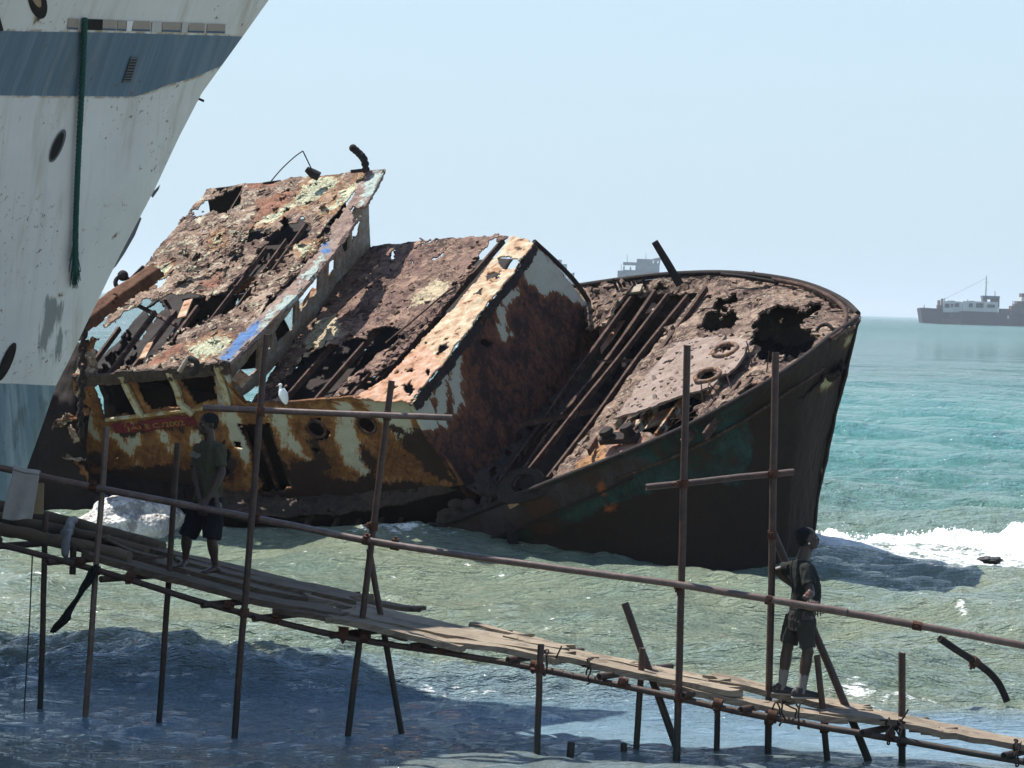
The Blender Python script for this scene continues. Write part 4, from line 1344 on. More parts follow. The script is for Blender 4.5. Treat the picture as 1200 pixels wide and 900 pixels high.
for kk, (cx, cy) in enumerate([(104, 405), (103, 430), (98, 456), (92, 484), (84, 510), (90, 534), (96, 556), (74, 494)]):
    c = P(cx, cy, 45.7 + rr_.uniform(-.2, .3)); t1, t2 = frame(rr_.normal(0, 1, 3)); t1 = t1 * .20; t2 = t2 * .24
    sheet('torn_plating', MAT['roof'] if kk % 3 else MAT['wall'], WR, [[c - t1 - t2, c + t1 * .8 - t2 * .6], [c - t1 * .7 + t2, c + t1 + t2 * .7]], 14, 14, .02, flakes(5, .12, 11, .05), [], 1, .0, {'pale': attrpoly([(0, 0), (1, 0), (1, 1)]), 'red': attrpoly([(0, 0), (1, 0), (1, 1)]), 'cream': attrpoly([(0, 0), (1, 0), (1, 1)]), 'dark': attrpoly([(0, 0), (1, 0), (1, 1)])}, flat=True, edge=1.2, seed=200 + kk)

# --- near side wall of the deckhouse, leaning over towards us
cream_w = [[(258, 432), (270, 432), (272, 470), (262, 474)], [(258, 480), (278, 478), (290, 535), (300, 560), (286, 540), (262, 500)], [(310, 482), (332, 480), (352, 530), (366, 548), (350, 530), (334, 520)],
           [(392, 474), (410, 472), (424, 545), (410, 548), (398, 520)], [(424, 470), (450, 466), (484, 472), (484, 510), (466, 514), (450, 492)], [(420, 545), (436, 550), (430, 566)],
           [(150, 500), (160, 500), (165, 520), (152, 520)], [(186, 504), (196, 506), (206, 524), (196, 530)], [(88, 452), (98, 470), (120, 520), (108, 512), (94, 490)], [(222, 505), (234, 502), (236, 520), (224, 518)], [(128, 505), (140, 508), (160, 545), (148, 530)]]
dark_w = [[(60, 556), (120, 552), (205, 544), (260, 548), (262, 562), (200, 575), (60, 585)], [(258, 530), (272, 518), (276, 548), (268, 562)], [(340, 540), (372, 536), (400, 575), (360, 580), (330, 575)], [(180, 498), (196, 504), (230, 508), (236, 512), (232, 498)], [(140, 503), (176, 500), (176, 508), (146, 512)],
          [(98, 534), (120, 528), (124, 545), (104, 552)], [(420, 520), (436, 530), (446, 560), (432, 562)], [(456, 500), (500, 500), (536, 566), (510, 566)], [(300, 572), (430, 560), (545, 570), (430, 590), (310, 596)], [(356, 512), (372, 512), (388, 548), (372, 552)]]
wall_holes = [[(278, 498), (316, 496), (346, 574), (308, 578)],
              [(362, 490), (376, 490), (386, 505), (384, 516), (370, 516), (357, 503)], [(418, 486), (432, 486), (444, 500), (440, 509), (428, 509), (416, 497)],
              [(106, 448), (146, 443), (164, 486), (138, 490), (122, 492)], [(154, 442), (200, 437), (216, 476), (176, 481)], [(206, 436), (250, 432), (254, 470), (228, 474)],
              [(322, 472), (400, 464), (402, 440), (320, 440)], [(253, 528), (262, 520), (268, 528), (270, 556), (260, 560)]]
dw = sheet('deckhouse_wall', MAT['wall'], WR,
      [pp(wl, [(84, 440), (100, 440), (180, 434), (262, 428), (276, 474), (330, 471), (420, 465), (481, 471)]),
       pp(wl, [(90, 490), (130, 490), (200, 482), (268, 478), (330, 490), (390, 495), (450, 500), (505, 510)]),
       pp(wl, [(76, 555), (130, 556), (200, 565), (268, 580), (330, 588), (400, 588), (460, 580), (543, 568)])],
      240, 100, .05, lambda G: .03 * fbm(G * 1.3, 4) + .012 * fbm(G * 6, 3), wall_holes, 1.6, .004,
      {'cream': attrpoly(*cream_w), 'dark': attrpoly(*dark_w)}, smu=False, seed=21)
# window posts between the openings
for pts in [[(142, 441), (152, 462), (166, 489)], [(198, 436), (208, 458), (212, 474), (226, 486)], [(254, 430), (262, 450), (268, 474)]]:
    m = MB(); q = [wl(x, y, .05) for x, y in pts]
    for a, b in zip(q[:-1], q[1:]): m.beam(a, b, .12, .07, WL.n)
    m.build('window_post', MAT['post'], dw)
m = MB(); m.beam(wl(257, 428, .03), wl(262, 474, .03), .20, .06, WL.n); m.build('window_post', MAT['pale'], dw)
m = MB(); m.beam(wl(124, 492, .03), wl(268, 475, .03), .05, .06, WL.n); m.build('window_sill', MAT['post'], dw)
# red band with the yellow numbers
pts = [(130, 497), (180, 491), (225, 486), (231, 499), (180, 505), (135, 508)]
a = sheet('painted_band', MAT['redband'], dw, [[wl(x, y, .045) for x, y in pts[:3]], [wl(x, y, .045) for x, y in pts[5:2:-1]]], 60, 12, .01, dents(.006, 4), [], 1.2, .07, seed=22, edge=.6)
def lettering(txt, name, px, py, px2, py2, height, parent, mat, fn, gap=1.0):
    o0, o1 = fn(px, py), fn(px2, py2)
    x = o1 - o0; Lx = np.linalg.norm(x); x /= Lx
    n = WL.n * _flip
    y = np.cross(n, x)
    cu = bpy.data.curves.new(name, 'FONT'); cu.body = txt; cu.size = 1.0; cu.extrude = .004; cu.align_x = 'LEFT'
    t = bpy.data.objects.new(name, cu); COL.objects.link(t)
    bpy.context.view_layer.update()
    dg = bpy.context.evaluated_depsgraph_get()
    me = bpy.data.meshes.new_from_object(t.evaluated_get(dg))
    bpy.data.objects.remove(t)
    v = np.array([w.co[:] for w in me.vertices])
    sx = Lx / (v[:, 0].max() - v[:, 0].min())
    sy = height / (v[:, 1].max() - v[:, 1].min())
    w = o0 + np.outer((v[:, 0] - v[:, 0].min()) * sx, x) + np.outer(v[:, 1] * sy, y) + np.outer(v[:, 2], n)
    me.vertices.foreach_set('co', w.astype(np.float32).ravel())
    return link(name, me, mat, parent)
lettering('JAI', 'lettering', 149, 504.5, 166, 502.5, .10, dw, MAT['ochrepaint'], lambda x, y: wl(x, y, .068))
lettering('E C./2002', 'lettering', 172, 502.5, 217, 498, .11, dw, MAT['ochrepaint'], lambda x, y: wl(x, y, .068))
# door frame and port rims
for cx, cy in [(371, 503), (430, 498)]:
    m = MB(); m.torus(wl(cx, cy, .01), .185, .03, (LO, DN, WL.n), 24, 6); m.build('porthole_rim', MAT['beam'], dw)
# ribs, and a dark sheet added for the shade behind the wall openings
sheet('deckhouse_backing', MAT['dark'], WR, [[p + TR * 1.1 for p in pp(wl, [(84, 476), (268, 512), (420, 520), (496, 520)])], [p + TR * 1.1 + DN * 1.2 for p in pp(wl, [(76, 560), (268, 585), (420, 592), (525, 572)])]], 80, 30, .04, dents(.08, 1), smu=False, seed=23)
for x in (284, 300, 318):
    m = MB(); m.beam(wl(x, 500, -.3), wl(x + 26, 572, -.3), .05, .09, LO); m.build('frame_rib', MAT['beam'], WR)
# keel-side plating curling in below the wall, down into the water
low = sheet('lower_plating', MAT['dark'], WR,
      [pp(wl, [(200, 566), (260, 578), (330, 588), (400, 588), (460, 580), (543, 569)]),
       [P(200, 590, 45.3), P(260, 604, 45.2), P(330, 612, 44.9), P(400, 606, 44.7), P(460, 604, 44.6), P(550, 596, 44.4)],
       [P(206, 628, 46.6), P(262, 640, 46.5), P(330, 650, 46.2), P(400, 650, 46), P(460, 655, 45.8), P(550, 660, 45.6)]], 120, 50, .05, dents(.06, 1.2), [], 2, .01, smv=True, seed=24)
sheet('curled_edge', MAT['inner'], low, [pp(wl, [(262, 572), (330, 580), (400, 580), (460, 573), (543, 566)]), [P(250, 604, 44.9), P(330, 604, 44.6), P(400, 600, 44.4), P(460, 592, 44.2), P(548, 572, 43.9)]], 110, 24, .04, flakes(6, .05, 14, .02), [], 2, .03, flat=True, edge=1.2, seed=25)
for x0, y0, x1, y1 in [(404, 592, 380, 640), (430, 590, 408, 640), (455, 588, 436, 638), (480, 584, 462, 632), (372, 592, 350, 632)]:
    m = MB(); m.beam(P(x0, y0, 44.9), P(x1, y1, 44.4), .08, .08); m.build('exposed_frame', MAT['inner'], low)
# dark stern mass behind the white bow with the gap of daylight beside it
sheet('stern_plating', MAT['dark'], WR, [[P(66, 396, 47), P(92, 402, 47), P(112, 410, 46.6)], [P(40, 470, 46.2), P(78, 470, 46.0), P(100, 535, 45.8)], [P(20, 540, 46.2), P(70, 545, 46), P(112, 582, 45.8)], [P(10, 640, 46.2), P(60, 640, 46), P(104, 640, 45.8)]], 50, 40, .05, dents(.12, 1.4), [], 3, .0, smu=True, seed=26)
sheet('stern_underside', MAT['dark'], WR, [pp(wl, [(76, 552), (130, 556), (205, 566)]), [P(100, 582, 46.4), P(150, 594, 46.6), P(208, 590, 46.6)]], 60, 24, .05, dents(.08, 1.6), [], 3, .05, seed=27)
m = MB(); m.beam(P(120, 580, 45.6), P(106, 648, 45.9), .22, .16); m.build('stern_strut', MAT['dark'], WR)
m = MB(); m.beam(P(104, 590, 45.9), P(128, 632, 45.9), .14, .12); m.build('stern_strut', MAT['dark'], WR)
m = MB(); m.beam(P(116, 600, 45.5), P(124, 580, 45.4), .10, .02); m.build('loose_plate', MAT['bluetrim'], WR)
sheet('stern_rib_plate', MAT['dark'], WR, [[P(200, 566, 45.5), P(215, 575, 45.4)], [P(203, 600, 46), P(222, 615, 45.9)], [P(210, 650, 46.3), P(232, 655, 46.2)]], 20, 30, .06, dents(.05, 2), smv=True, seed=28)

# --- middle cabin roof (shaded on the left by the wheelhouse)
mid_holes = [[(320, 470), (338, 440), (352, 422), (364, 408), (392, 402), (410, 392), (430, 398), (444, 386), (462, 378), (470, 386), (452, 408), (430, 428), (400, 452), (390, 470)],
             [(520, 344), (548, 322), (556, 306), (566, 290), (586, 278), (592, 282), (580, 312), (562, 336), (540, 362), (512, 392), (482, 412), (468, 432), (446, 440), (440, 430), (462, 408), (490, 384), (512, 360)],
             [(398, 460), (432, 434), (446, 442), (420, 464)], [(458, 398), (480, 388), (474, 402), (452, 416)]]
mrf = sheet('cabin_roof', MAT['deckroof'], WR,
      [pp(mr, [(290, 476), (340, 470), (380, 466), (425, 463)]), pp(mr, [(336, 412), (392, 395), (440, 394), (486, 392)]), pp(mr, [(384, 350), (440, 340), (490, 334), (540, 330)]), pp(mr, [(420, 291), (470, 284), (530, 278), (598, 276)])],
      190, 170, .025, flakes(2.6, .035, 8, .009), mid_holes, 3, .02, {'pale': attrpoly([(352, 402), (372, 376), (394, 368), (402, 388), (380, 408), (362, 412)], [(345, 424), (356, 412), (376, 414), (364, 428), (348, 430)], [(490, 340), (512, 326), (530, 332), (510, 356), (478, 362)], [(455, 404), (474, 392), (484, 396), (460, 412)])}, smu=False, flat=True, chips=120, chipsize=.06, edge=1.0, seed=31)
layer('scale_layer', mrf, [[(430, 445), (468, 420)], [(520, 350), (560, 312)]], 40, 80, .05, 33, 'deckroof', mr, {'pale': attrpoly([(0, 0), (1, 0), (1, 1)])}, .4, 60)
for a, b in [((330, 474), (420, 370)), ((370, 470), (470, 355)), ((408, 468), (560, 300)), ((448, 445), (590, 282))]:
    m = MB(); m.beam(mr(*a, -.12), mr(*b, -.12), .05, .12, MR.n); m.build('roof_beam', MAT['beam'], mrf)
m = MB(); q = catmull([mr(452, 402, .06), mr(488, 372, .09), mr(520, 345, .10), mr(534, 335, .06)], 20); m.tube(q, .018, 6); m.build('bent_wire', MAT['beam'], mrf)
fl = pp(lambda x, y: mr(x, y, -1.3), [(300, 476), (482, 471)])
sheet('cabin_floor', MAT['dark'], WR, [fl, [p + TR * 5.2 for p in fl]], 40, 40, .04, dents(.1, 1.0), [], 2, .02, seed=34)
# pale peeling strip along its right edge
stripp = [[(600, 275), (572, 312), (535, 356), (490, 402), (455, 440), (414, 466)], [(626, 283), (600, 322), (566, 362), (530, 412), (506, 442), (481, 472)]]
sheet('roof_edge_plate', MAT['strip'], WR, [[mr(x, y, .05) for x, y in stripp[0]], [mr(x, y, .05) for x, y in stripp[1]]], 190, 44, .03, lambda G: .03 * fbm(G * 2.0, 4) + .02 * fbm(G * 7, 3),
      [[(540, 318), (548, 312), (550, 322), (541, 326)], [(508, 440), (520, 428), (528, 436), (516, 450)], [(480, 466), (470, 452), (482, 446), (486, 456)], [(582, 305), (604, 302), (608, 312), (590, 318)], [(572, 320), (586, 318), (584, 326), (572, 326)], [(513, 406), (530, 402), (526, 412), (514, 416)]], 2.2, .03,
      {'pink': attrpoly([(414, 468), (460, 430), (498, 404), (510, 416), (520, 432), (482, 474)])}, smu=False, edge=1.6, seed=36)
m = MB()
q1 = [mr(x, y, .02) for x, y in stripp[1]]
sheet('edge_flange', MAT['darkiron'], WR, [[p + LO * .03 for p in q1], [p + LO * .05 + DN * .22 for p in q1]], 140, 8, .03, flakes(8, .03, 18, .02), [], 1.5, .03, smu=False, flat=True, edge=.5, seed=37)
# --- the bulkhead facing the bow
bk = Plane((484, 474, 42.95), (626, 286, 47.35), (545, 568, 43.9))
def bkp(px, py): return bk.pt(px, py)
bulk = sheet('bulkhead', MAT['bulk'], WR,
      [pp(bkp, [(484, 474), (530, 418), (580, 352), (626, 284)]), pp(bkp, [(505, 515), (556, 455), (610, 390), (664, 325)]), pp(bkp, [(540, 568), (590, 520), (644, 452), (702, 378)]), pp(bkp, [(560, 600), (612, 560), (664, 500), (716, 432)])],
      150, 130, .05, lambda G: .035 * fbm(G * 1.2, 4) + .012 * fbm(G * 7, 3), [[(562, 399), (570, 396), (578, 402), (574, 408), (564, 404)], [(612, 355), (618, 355), (617, 359), (612, 359)]], 1.0, .0,
      {'cream': attrpoly([(612, 306), (626, 286), (655, 315), (690, 355), (672, 352), (655, 340), (636, 346), (618, 324)], [(585, 345), (602, 330), (606, 345), (596, 352), (590, 358)], [(528, 428), (540, 414), (544, 470), (532, 490)], [(484, 478), (505, 452), (512, 500), (500, 502)], [(512, 448), (522, 436), (524, 500), (514, 500)], [(582, 356), (590, 360), (598, 394), (590, 396)])}, smu=False, smv=True, seed=41)
m = MB(); m.tube(catmull([bkp(626, 283), bkp(655, 310), bkp(680, 338), bkp(702, 378), bkp(700, 400)], 20), .05, 8); m.build('edge_bar', MAT['darkiron'], bulk)
m = MB(); m.tube(catmull([bkp(545, 572) , bkp(590, 560), bkp(640, 510), bkp(680, 455), bkp(702, 400)], 24) - LO * .04, .05, 8); m.build('edge_bar', MAT['beam'], bulk)
sheet('bulkhead_shadow_plate', MAT['inner'], WR, [pp(bkp, [(545, 570), (640, 470), (704, 385)]), [p + LO * .9 + DN * .3 for p in pp(bkp, [(560, 590), (650, 510), (712, 420)])]], 60, 20, .04, dents(.06, 1.5), [], 2, .05, edge=1, seed=42)

# --- the fore part: hull, deck, rail
NEAR = [(452, 634, 45.0), (490, 624, 44.3), (560, 601, 43.4), (640, 569, 42.6), (720, 538, 42.0), (800, 504, 41.6), (870, 467, 41.55), (930, 430, 41.95), (975, 398, 42.8), (1000, 383, 43.5), (1006, 374, 44.0)]
FAR_ = [(560, 370, 50.6), (610, 350, 50.2), (660, 341, 49.7), (705, 334, 49.3), (750, 328, 48.8), (795, 324, 48.4), (850, 323, 47.7), (905, 328, 47.0), (950, 338, 46.2), (986, 354, 45.2), (1005, 371, 44.2)]
nearw = [P(*q) for q in NEAR]; farw = [P(*q) for q in FAR_]
midw = [(a + b) / 2 + np.array([0, 0, .10]) for a, b in zip(nearw, farw)]
def foredeck_surface(i0, i1, n=12):
    return [c[i0:i1] for c in (nearw, midw, farw)]
KNEE = [(452, 640, 45.1), (500, 640, 44.4), (570, 632, 43.6), (640, 610, 42.95), (720, 575, 42.35), (800, 545, 42.0), (870, 508, 42.05), (930, 468, 42.4), (968, 440, 43.2), (988, 425, 43.9), (992, 420, 44.3)]
WLN = [(452, 648, 45.2), (500, 648, 44.6), (570, 652, 44.0), (640, 656, 43.35), (720, 662, 42.9), (800, 669, 42.4), (860, 672, 42.4), (910, 672, 42.8), (938, 662, 43.5), (950, 625, 44.1), (952, 620, 44.35)]
BOT = [P(q[0], 0, q[2] + .25) * np.array([1, 1, 0]) + np.array([0, 0, -.9]) for q in WLN]
STM = [(1006, 374, 44.0), (990, 425, 44.25), (970, 480, 44.3), (967, 525, 44.3), (957, 585, 44.35), (950, 640, 44.3)]
nearw[-1] = P(*STM[0])
hull_c = [nearw, [P(*q) for q in KNEE], [P((a[0] + b[0]) / 2 + (0 if i < 8 else 4), (a[1] + b[1]) / 2, (a[2] + b[2]) / 2 + .12) for i, (a, b) in enumerate(zip(KNEE, WLN))], [P(*q) for q in WLN], BOT]
for k, S in ((0, (1006, 374)), (1, (989, 432)), (2, (962, 560))):
    hull_c[k][10] = P(S[0], S[1], 44.1)
    hull_c[k][9] = P(S[0] - 9, S[1] + 6, 43.75)
    hull_c[k][8] = P(S[0] - 30, S[1] + 20, 43.0)
hull_c[3][8] = P(926, 668, 43.2); hull_c[3][9] = P(942, 655, 43.8); hull_c[3][10] = P(950, 640, 44.15)
for i_ in (8, 9, 10): hull_c[4][i_] = hull_c[3][i_] * np.array([1, 1, 0]) + np.array([-.1, .1, -.9])
hullm = sheet('bow_hull', MAT['hull'], WR, hull_c, 300, 170, .06, lambda G: .03 * fbm(G * .9, 4) + .012 * fbm(G * 5, 3), [], 1, 0,
      {'grey': attrpoly([(452, 640), (490, 626), (640, 572), (742, 532), (770, 540), (720, 572), (640, 606), (560, 640), (480, 650)]),
       'dark': attrpoly([(600, 648), (700, 600), (800, 560), (900, 575), (945, 590), (950, 700), (600, 700)], [(880, 430), (1010, 380), (980, 500), (960, 680), (870, 680)]),
       'bare': attrpoly([(960, 446), (972, 438), (980, 438), (974, 452), (962, 458)], [(990, 396), (1003, 390), (998, 402), (988, 406)]), 'oxide': attrpoly([(697, 566), (706, 562), (713, 570), (708, 582), (699, 580)], [(708, 592), (724, 592), (722, 600), (708, 600)])}, smv=True, seed=51)
m = MB(); kn = [p + np.array([0, -.03, 0]) for p in catmull([(nearw[i] * .35 + hull_c[1][i] * .65) for i in range(4, 9)], 40)]; m.tube(kn, .03, 6); m.build('rubbing_strake', MAT['beam'], hullm)
m = MB(); m.tube(catmull([P(x, y, d) for x, y, d in [(500, 646, 44.4), (570, 632, 43.52), (640, 606, 42.85), (700, 580, 42.4), (742, 560, 42.1)]], 30), .025, 6); m.build('rubbing_strake', MAT['darkiron'], hullm)
m = MB(); m.tube(catmull([P(x, y, d) for x, y, d in [(596, 612, 43.3), (600, 625, 43.3), (602, 648, 43.5)]], 10), [.10] * 10, 8); m.build('discharge_stain', MAT['darkiron'], hullm)
# far side of the fore part, closing the hull
keel = [a * .35 + b * .65 + np.array([0, 1.0, 0]) for a, b in zip(nearw, farw)]
keel = [np.array([p[0], p[1], -.9]) for p in keel]
keel[10] = hull_c[4][10].copy(); keel[9] = hull_c[4][9] + np.array([.0, .5, 0]); keel[8] = hull_c[4][8] + np.array([.05, 1.1, 0]); keel[7] = hull_c[4][7] + np.array([.1, 2.0, 0])
farc = [[p + np.array([0, 0, -.02]) for p in farw], [(a * .55 + b * .45) + np.array([0, .8, .1]) * (1 if i < 7 else 0.) for i, (a, b) in enumerate(zip(farw, keel))], keel]
farc[0][-1] = hull_c[0][-1].copy(); farc[1][-1] = hull_c[2][-1].copy(); farc[1][9] = hull_c[2][9] + np.array([.0, .7, .1]); farc[1][8] = hull_c[2][8] + np.array([.1, 1.6, .2])
sheet('far_hull', MAT['inner'], WR, farc, 140, 60, .05, dents(.05, .9), [], 1, .003, smv=True, seed=52, flip=False)
m = MB(); bl = hull_c[-1]
sheet('bottom_plating', MAT['dark'], WR, [bl, [p + np.array([0, 0, 0]) for p in keel]], 60, 12, .05, dents(.05, 1), seed=53)

# foredeck plate with its corroded openings
fore_holes = [[(882, 385), (892, 366), (912, 358), (932, 360), (936, 372), (950, 385), (962, 398), (952, 412), (930, 420), (906, 424), (886, 420), (878, 402)],
              [(926, 368), (950, 356), (966, 350), (960, 364), (940, 378)],
              [(818, 505), (840, 478), (862, 466), (876, 452), (905, 440), (905, 436), (900, 452), (880, 472), (850, 494), (826, 516), (806, 524), (796, 516)],
              [(704, 498), (716, 482), (762, 470), (802, 462), (820, 462), (815, 490), (800, 518), (790, 524), (770, 512), (752, 508), (735, 490), (716, 486)],
              [(826, 366), (856, 340), (870, 342), (860, 356), (842, 366)], [(812, 385), (836, 368), (858, 362), (868, 372), (860, 382), (838, 390)],
              [(819, 443), (824, 434), (838, 432), (838, 440), (828, 446)], [(840, 412), (846, 404), (858, 404), (858, 410), (848, 416)], [(758, 455), (766, 450), (764, 458)], [(772, 424), (790, 418), (784, 428), (774, 428)]]
i0 = 4
def cut_left(curves, poly):
    return curves
nearf = [P(642, 566, 42.7), P(676, 553, 42.45), P(720, 536, 42.1), P(800, 502, 41.75), P(870, 464, 41.7), P(928, 428, 42.1), P(972, 397, 42.9), P(997, 383, 43.6), P(1002, 376, 43.95)]
farf = [P(829, 327, 48.0), P(850, 325, 47.75), P(872, 326, 47.4), P(900, 329, 47.05), P(925, 333, 46.65), P(950, 340, 46.15), P(972, 350, 45.6), P(990, 360, 45.0), P(1001, 371, 44.3)]
mf1 = [a * .66 + b * .34 + np.array([0, 0, .03]) for a, b in zip(nearf, farf)]
mf2 = [a * .33 + b * .67 + np.array([0, 0, .05]) for a, b in zip(nearf, farf)]
fd = sheet('foredeck', MAT['fore'], WR, [nearf, mf1, mf2, farf], 250, 210, .05, flakes(2.0, .055, 6.5, .012), fore_holes, 3.2, .02,
      {'red': attrpoly([(700, 545), (724, 500), (752, 510), (790, 520), (780, 540), (720, 560)], [(860, 470), (890, 445), (915, 430), (925, 436), (890, 466), (868, 480)]),
       'orange': attrpoly([(660, 572), (705, 505), (716, 515), (700, 550), (690, 562)])}, flat=True, chips=120, chipsize=.09, edge=.5, seed=55)
# raised upper plate in the middle of the foredeck
FP = Plane((720, 489, 43.6), (815, 462, 43.0), (800, 380, 46.2))
up = sheet('raised_deck_plate', MAT['plate'], WR, [[FP.pt(x, y, .24) for x, y in [(720, 490), (760, 478), (801, 463), (850, 448)]], [FP.pt(x, y, .26) for x, y in [(752, 445), (790, 430), (830, 425), (868, 422)]], [FP.pt(x, y, .22) for x, y in [(790, 402), (815, 396), (845, 392), (880, 398)]]],
      120, 90, .045, flakes(3, .018, 9, .008), [[(820, 443), (824, 435), (836, 433), (838, 440), (828, 446)], [(841, 411), (846, 405), (857, 405), (857, 410), (848, 415)], [(764, 457), (768, 452), (767, 459)], [(776, 424), (790, 419), (784, 427)], [(820, 470), (845, 440), (870, 430), (860, 460)]], 1.6, .01,
      {'red': attrpoly([(0, 0), (1, 0), (1, 1)]), 'orange': attrpoly([(0, 0), (1, 0), (1, 1)])}, smu=False, flat=True, chips=70, chipsize=.05, edge=.9, seed=57)
for cx, cy in [(829, 440), (849.5, 410)]:
    m = MB(); c = FP.pt(cx, cy, .28); m.torus(c, .20, .045, (LO, TR, FP.n), 28, 8, 1.15); m.build('hawse_ring', MAT['fore'], up)
# frames under the step
for a, b in [((722, 500), (740, 474)), ((744, 508), (770, 474)), ((770, 512), (800, 470)), ((800, 520), (840, 470)), ((826, 512), (868, 450)), ((846, 490), (884, 446))]:
    m = MB(); m.beam(FP.pt(*a, -.02), FP.pt(*b, .05), .05, .16, FP.n); m.build('deck_frame', MAT['wall'] if a[0] < 790 else MAT['beam'], fd)
m = MB(); m.beam(FP.pt(745, 500, -.3), FP.pt(800, 480, -.3), .5, .03, FP.n); m.build('cream_panel', MAT['strip'], fd)
rr_ = np.random.default_rng(12)
m = MB()
for k in range(22):
    a = (rr_.uniform(812, 905), 0); x = a[0]; y = np.interp(x, [812, 905], [500, 432]) + rr_.normal(0, 8)
    p = FP.pt(x, y, -.1); m.tube(catmull([p, p + rr_.normal(0, .2, 3), p + rr_.normal(0, .3, 3)], 8), .012, 5)
o = m.build('tangled_wire', MAT['beam'], fd); o['kind'] = 'stuff'
# dark inside under the foredeck openings
ub = [p + DN * .75 + TR * .2 for p in nearf]; uf = [p + DN * .9 for p in farf]
sheet('lower_deck', MAT['dark'], WR, [ub[:7], uf[:7]], 80, 60, .04, flakes(4, .15, 9, .06), [], 2, .02, flat=True, seed=58)

# deck plate along the near side, with the mooring bits
m = MB()
for c, t in [((714, 514), 0), ((738, 509), 0)]:
    p = FP.pt(*c, .12)
    m.tube([p, p + FP.n * .12], [.10, .09], 14); m.tube([p + FP.n * .11, p + FP.n * .14, p + FP.n * .19], [.125, .14, .11], 14)
p = FP.pt(726, 513, .10); m.box(p, .36, .12, .05, (LO, TR, FP.n))
m.build('mooring_bitts', MAT['darkiron'], WR)
# gunwale rail round the bow
g = catmull([p + np.array([0, 0, .03]) for p in nearw], 110)
m = MB(); m.tube(g, .055, 8); m.build('gunwale_rail', MAT['darkiron'], WR)
g2 = catmull([p + np.array([0, 0, .05]) for p in farw], 110)
m = MB(); m.tube(g2, .06, 8); m.build('gunwale_rail', MAT['darkiron'], WR)
inr = catmull([P(*q) for q in [(905, 331, 46.8), (940, 338, 46.2), (968, 349, 45.4), (988, 364, 44.6), (991, 378, 43.8), (985, 392, 43.2), (972, 402, 42.8)]], 50) + np.array([0, 0, .06])
m = MB(); m.tube(inr, .045, 8); m.build('inner_rail', MAT['beam'], WR)
sheet('bow_cap', MAT['fore'], WR, [[inr[i] for i in range(8, 50, 6)], [p + np.array([0, 0, -.03]) for p in catmull([farw[8], farw[9], farw[10], nearw[9], nearw[8]], 7)]], 60, 12, .04, flakes(7, .05, 15, .03), [], 2, .02, {'red': attrpoly([(0, 0), (1, 0), (1, 1)]), 'orange': attrpoly([(0, 0), (1, 0), (1, 1)])}, flat=True, chips=120, chipsize=.05, seed=60)
m = MB(); q = catmull([P(x, y, d) for x, y, d in [(845, 321.5, 47.2), (870, 324, 47), (900, 329, 46.8), (912, 331, 46.7)]], 20); m.tube(q, .04, 8); m.build('loose_rail', MAT['darkiron'], WR)
# bulwark lip on the far side with torn scale
sheet('far_bulwark', MAT['fore'], WR, [[p + np.array([0, 0, .05]) for p in farw[2:9]], [p + DN * .15 - TR * .45 for p in farw[2:9]]], 160, 16, .04, flakes(3, .06, 9, .015), [], 2.5, .08, {'red': attrpoly([(0, 0), (1, 0), (1, 1)]), 'orange': attrpoly([(0, 0), (1, 0), (1, 1)])}, flat=True, chips=70, edge=.8, seed=61)
# far side deck plate right of the bulkhead, and the lit plates inside the open hold
sheet('side_deck', MAT['fore'], WR, [[P(676, 340, 49.4), P(705, 335, 49.1), P(745, 330, 48.6)], [P(690, 385, 47.9), P(706, 378, 47.6), P(722, 358, 47.8)]], 60, 50, .05, flakes(2.6, .06, 8, .015), [], 3, .06, {'red': attrpoly([(0, 0), (1, 0), (1, 1)]), 'orange': attrpoly([(0, 0), (1, 0), (1, 1)])}, flat=True, chips=60, edge=1, seed=62)
sheet('hatch_plate', MAT['strip'], WR, [[P(700, 384, 48.6), P(734, 374, 48.4)], [P(704, 414, 47.7), P(716, 398, 47.8)]], 30, 30, .03, dents(.02, 3), [], 1.5, .01, {'pink': attrpoly([(690, 380), (740, 370), (740, 400), (700, 420)])}, seed=63, edge=1)
m = MB(); m.beam(P(754, 366, 48.3), P(770, 357, 48.4), .26, .03, MR.n); m.build('hatch_plate', MAT['strip'], WR)
m = MB(); m.beam(P(722, 342, 48.6), P(752, 338, 48.4), .30, .05, MR.n); m.build('hatch_plate', MAT['pale'], WR)
sheet('hold_far_wall', MAT['inner'], WR, [[P(690, 352, 49.2), P(760, 342, 48.6), P(830, 334, 48)], [P(690, 430, 49.6), P(760, 420, 49.2), P(830, 410, 48.4)]], 60, 30, .04, dents(.06, 1.4), [], 2, .02, seed=64)
m = MB(); m.beam(P(742, 372, 48.0), P(800, 366, 47.8), .06, .10); m.build('hold_girder', MAT['inner'], WR)
# transverse beams crossing the open hold
for a, b, w in [((617, 556), (783, 346), .05), ((642, 562), (806, 348), .05), ((664, 562), (828, 338), .06), ((590, 588), (768, 342), .07), ((560, 600), (740, 350), .06), ((540, 606), (700, 440), .05), ((690, 530), (724, 484), .04)]:
    da = np.interp(a[0], [452, 640, 720], [44.9, 42.7, 42.2]) + .1; db = np.interp(b[0], [660, 830], [49.3, 47.6]) - np.interp(b[1], [340, 460], [.3, 3.0])
    m = MB(); r_ = np.random.default_rng(int(a[0]))
    q = catmull([P(*a, da), P(*[(a[k] * .66 + b[k] * .34) for k in (0, 1)], da * .66 + db * .34) + r_.normal(0, .02, 3), P(*[(a[k] * .33 + b[k] * .67) for k in (0, 1)], da * .33 + db * .67) + r_.normal(0, .02, 3), P(*b, db)], 24)
    for p0, p1 in zip(q[:-1], q[1:]): m.beam(p0, p1, w * (1 + r_.normal(0, .1)), .12, MR.n)
    m.build('hold_beam', MAT['beam'], WR)
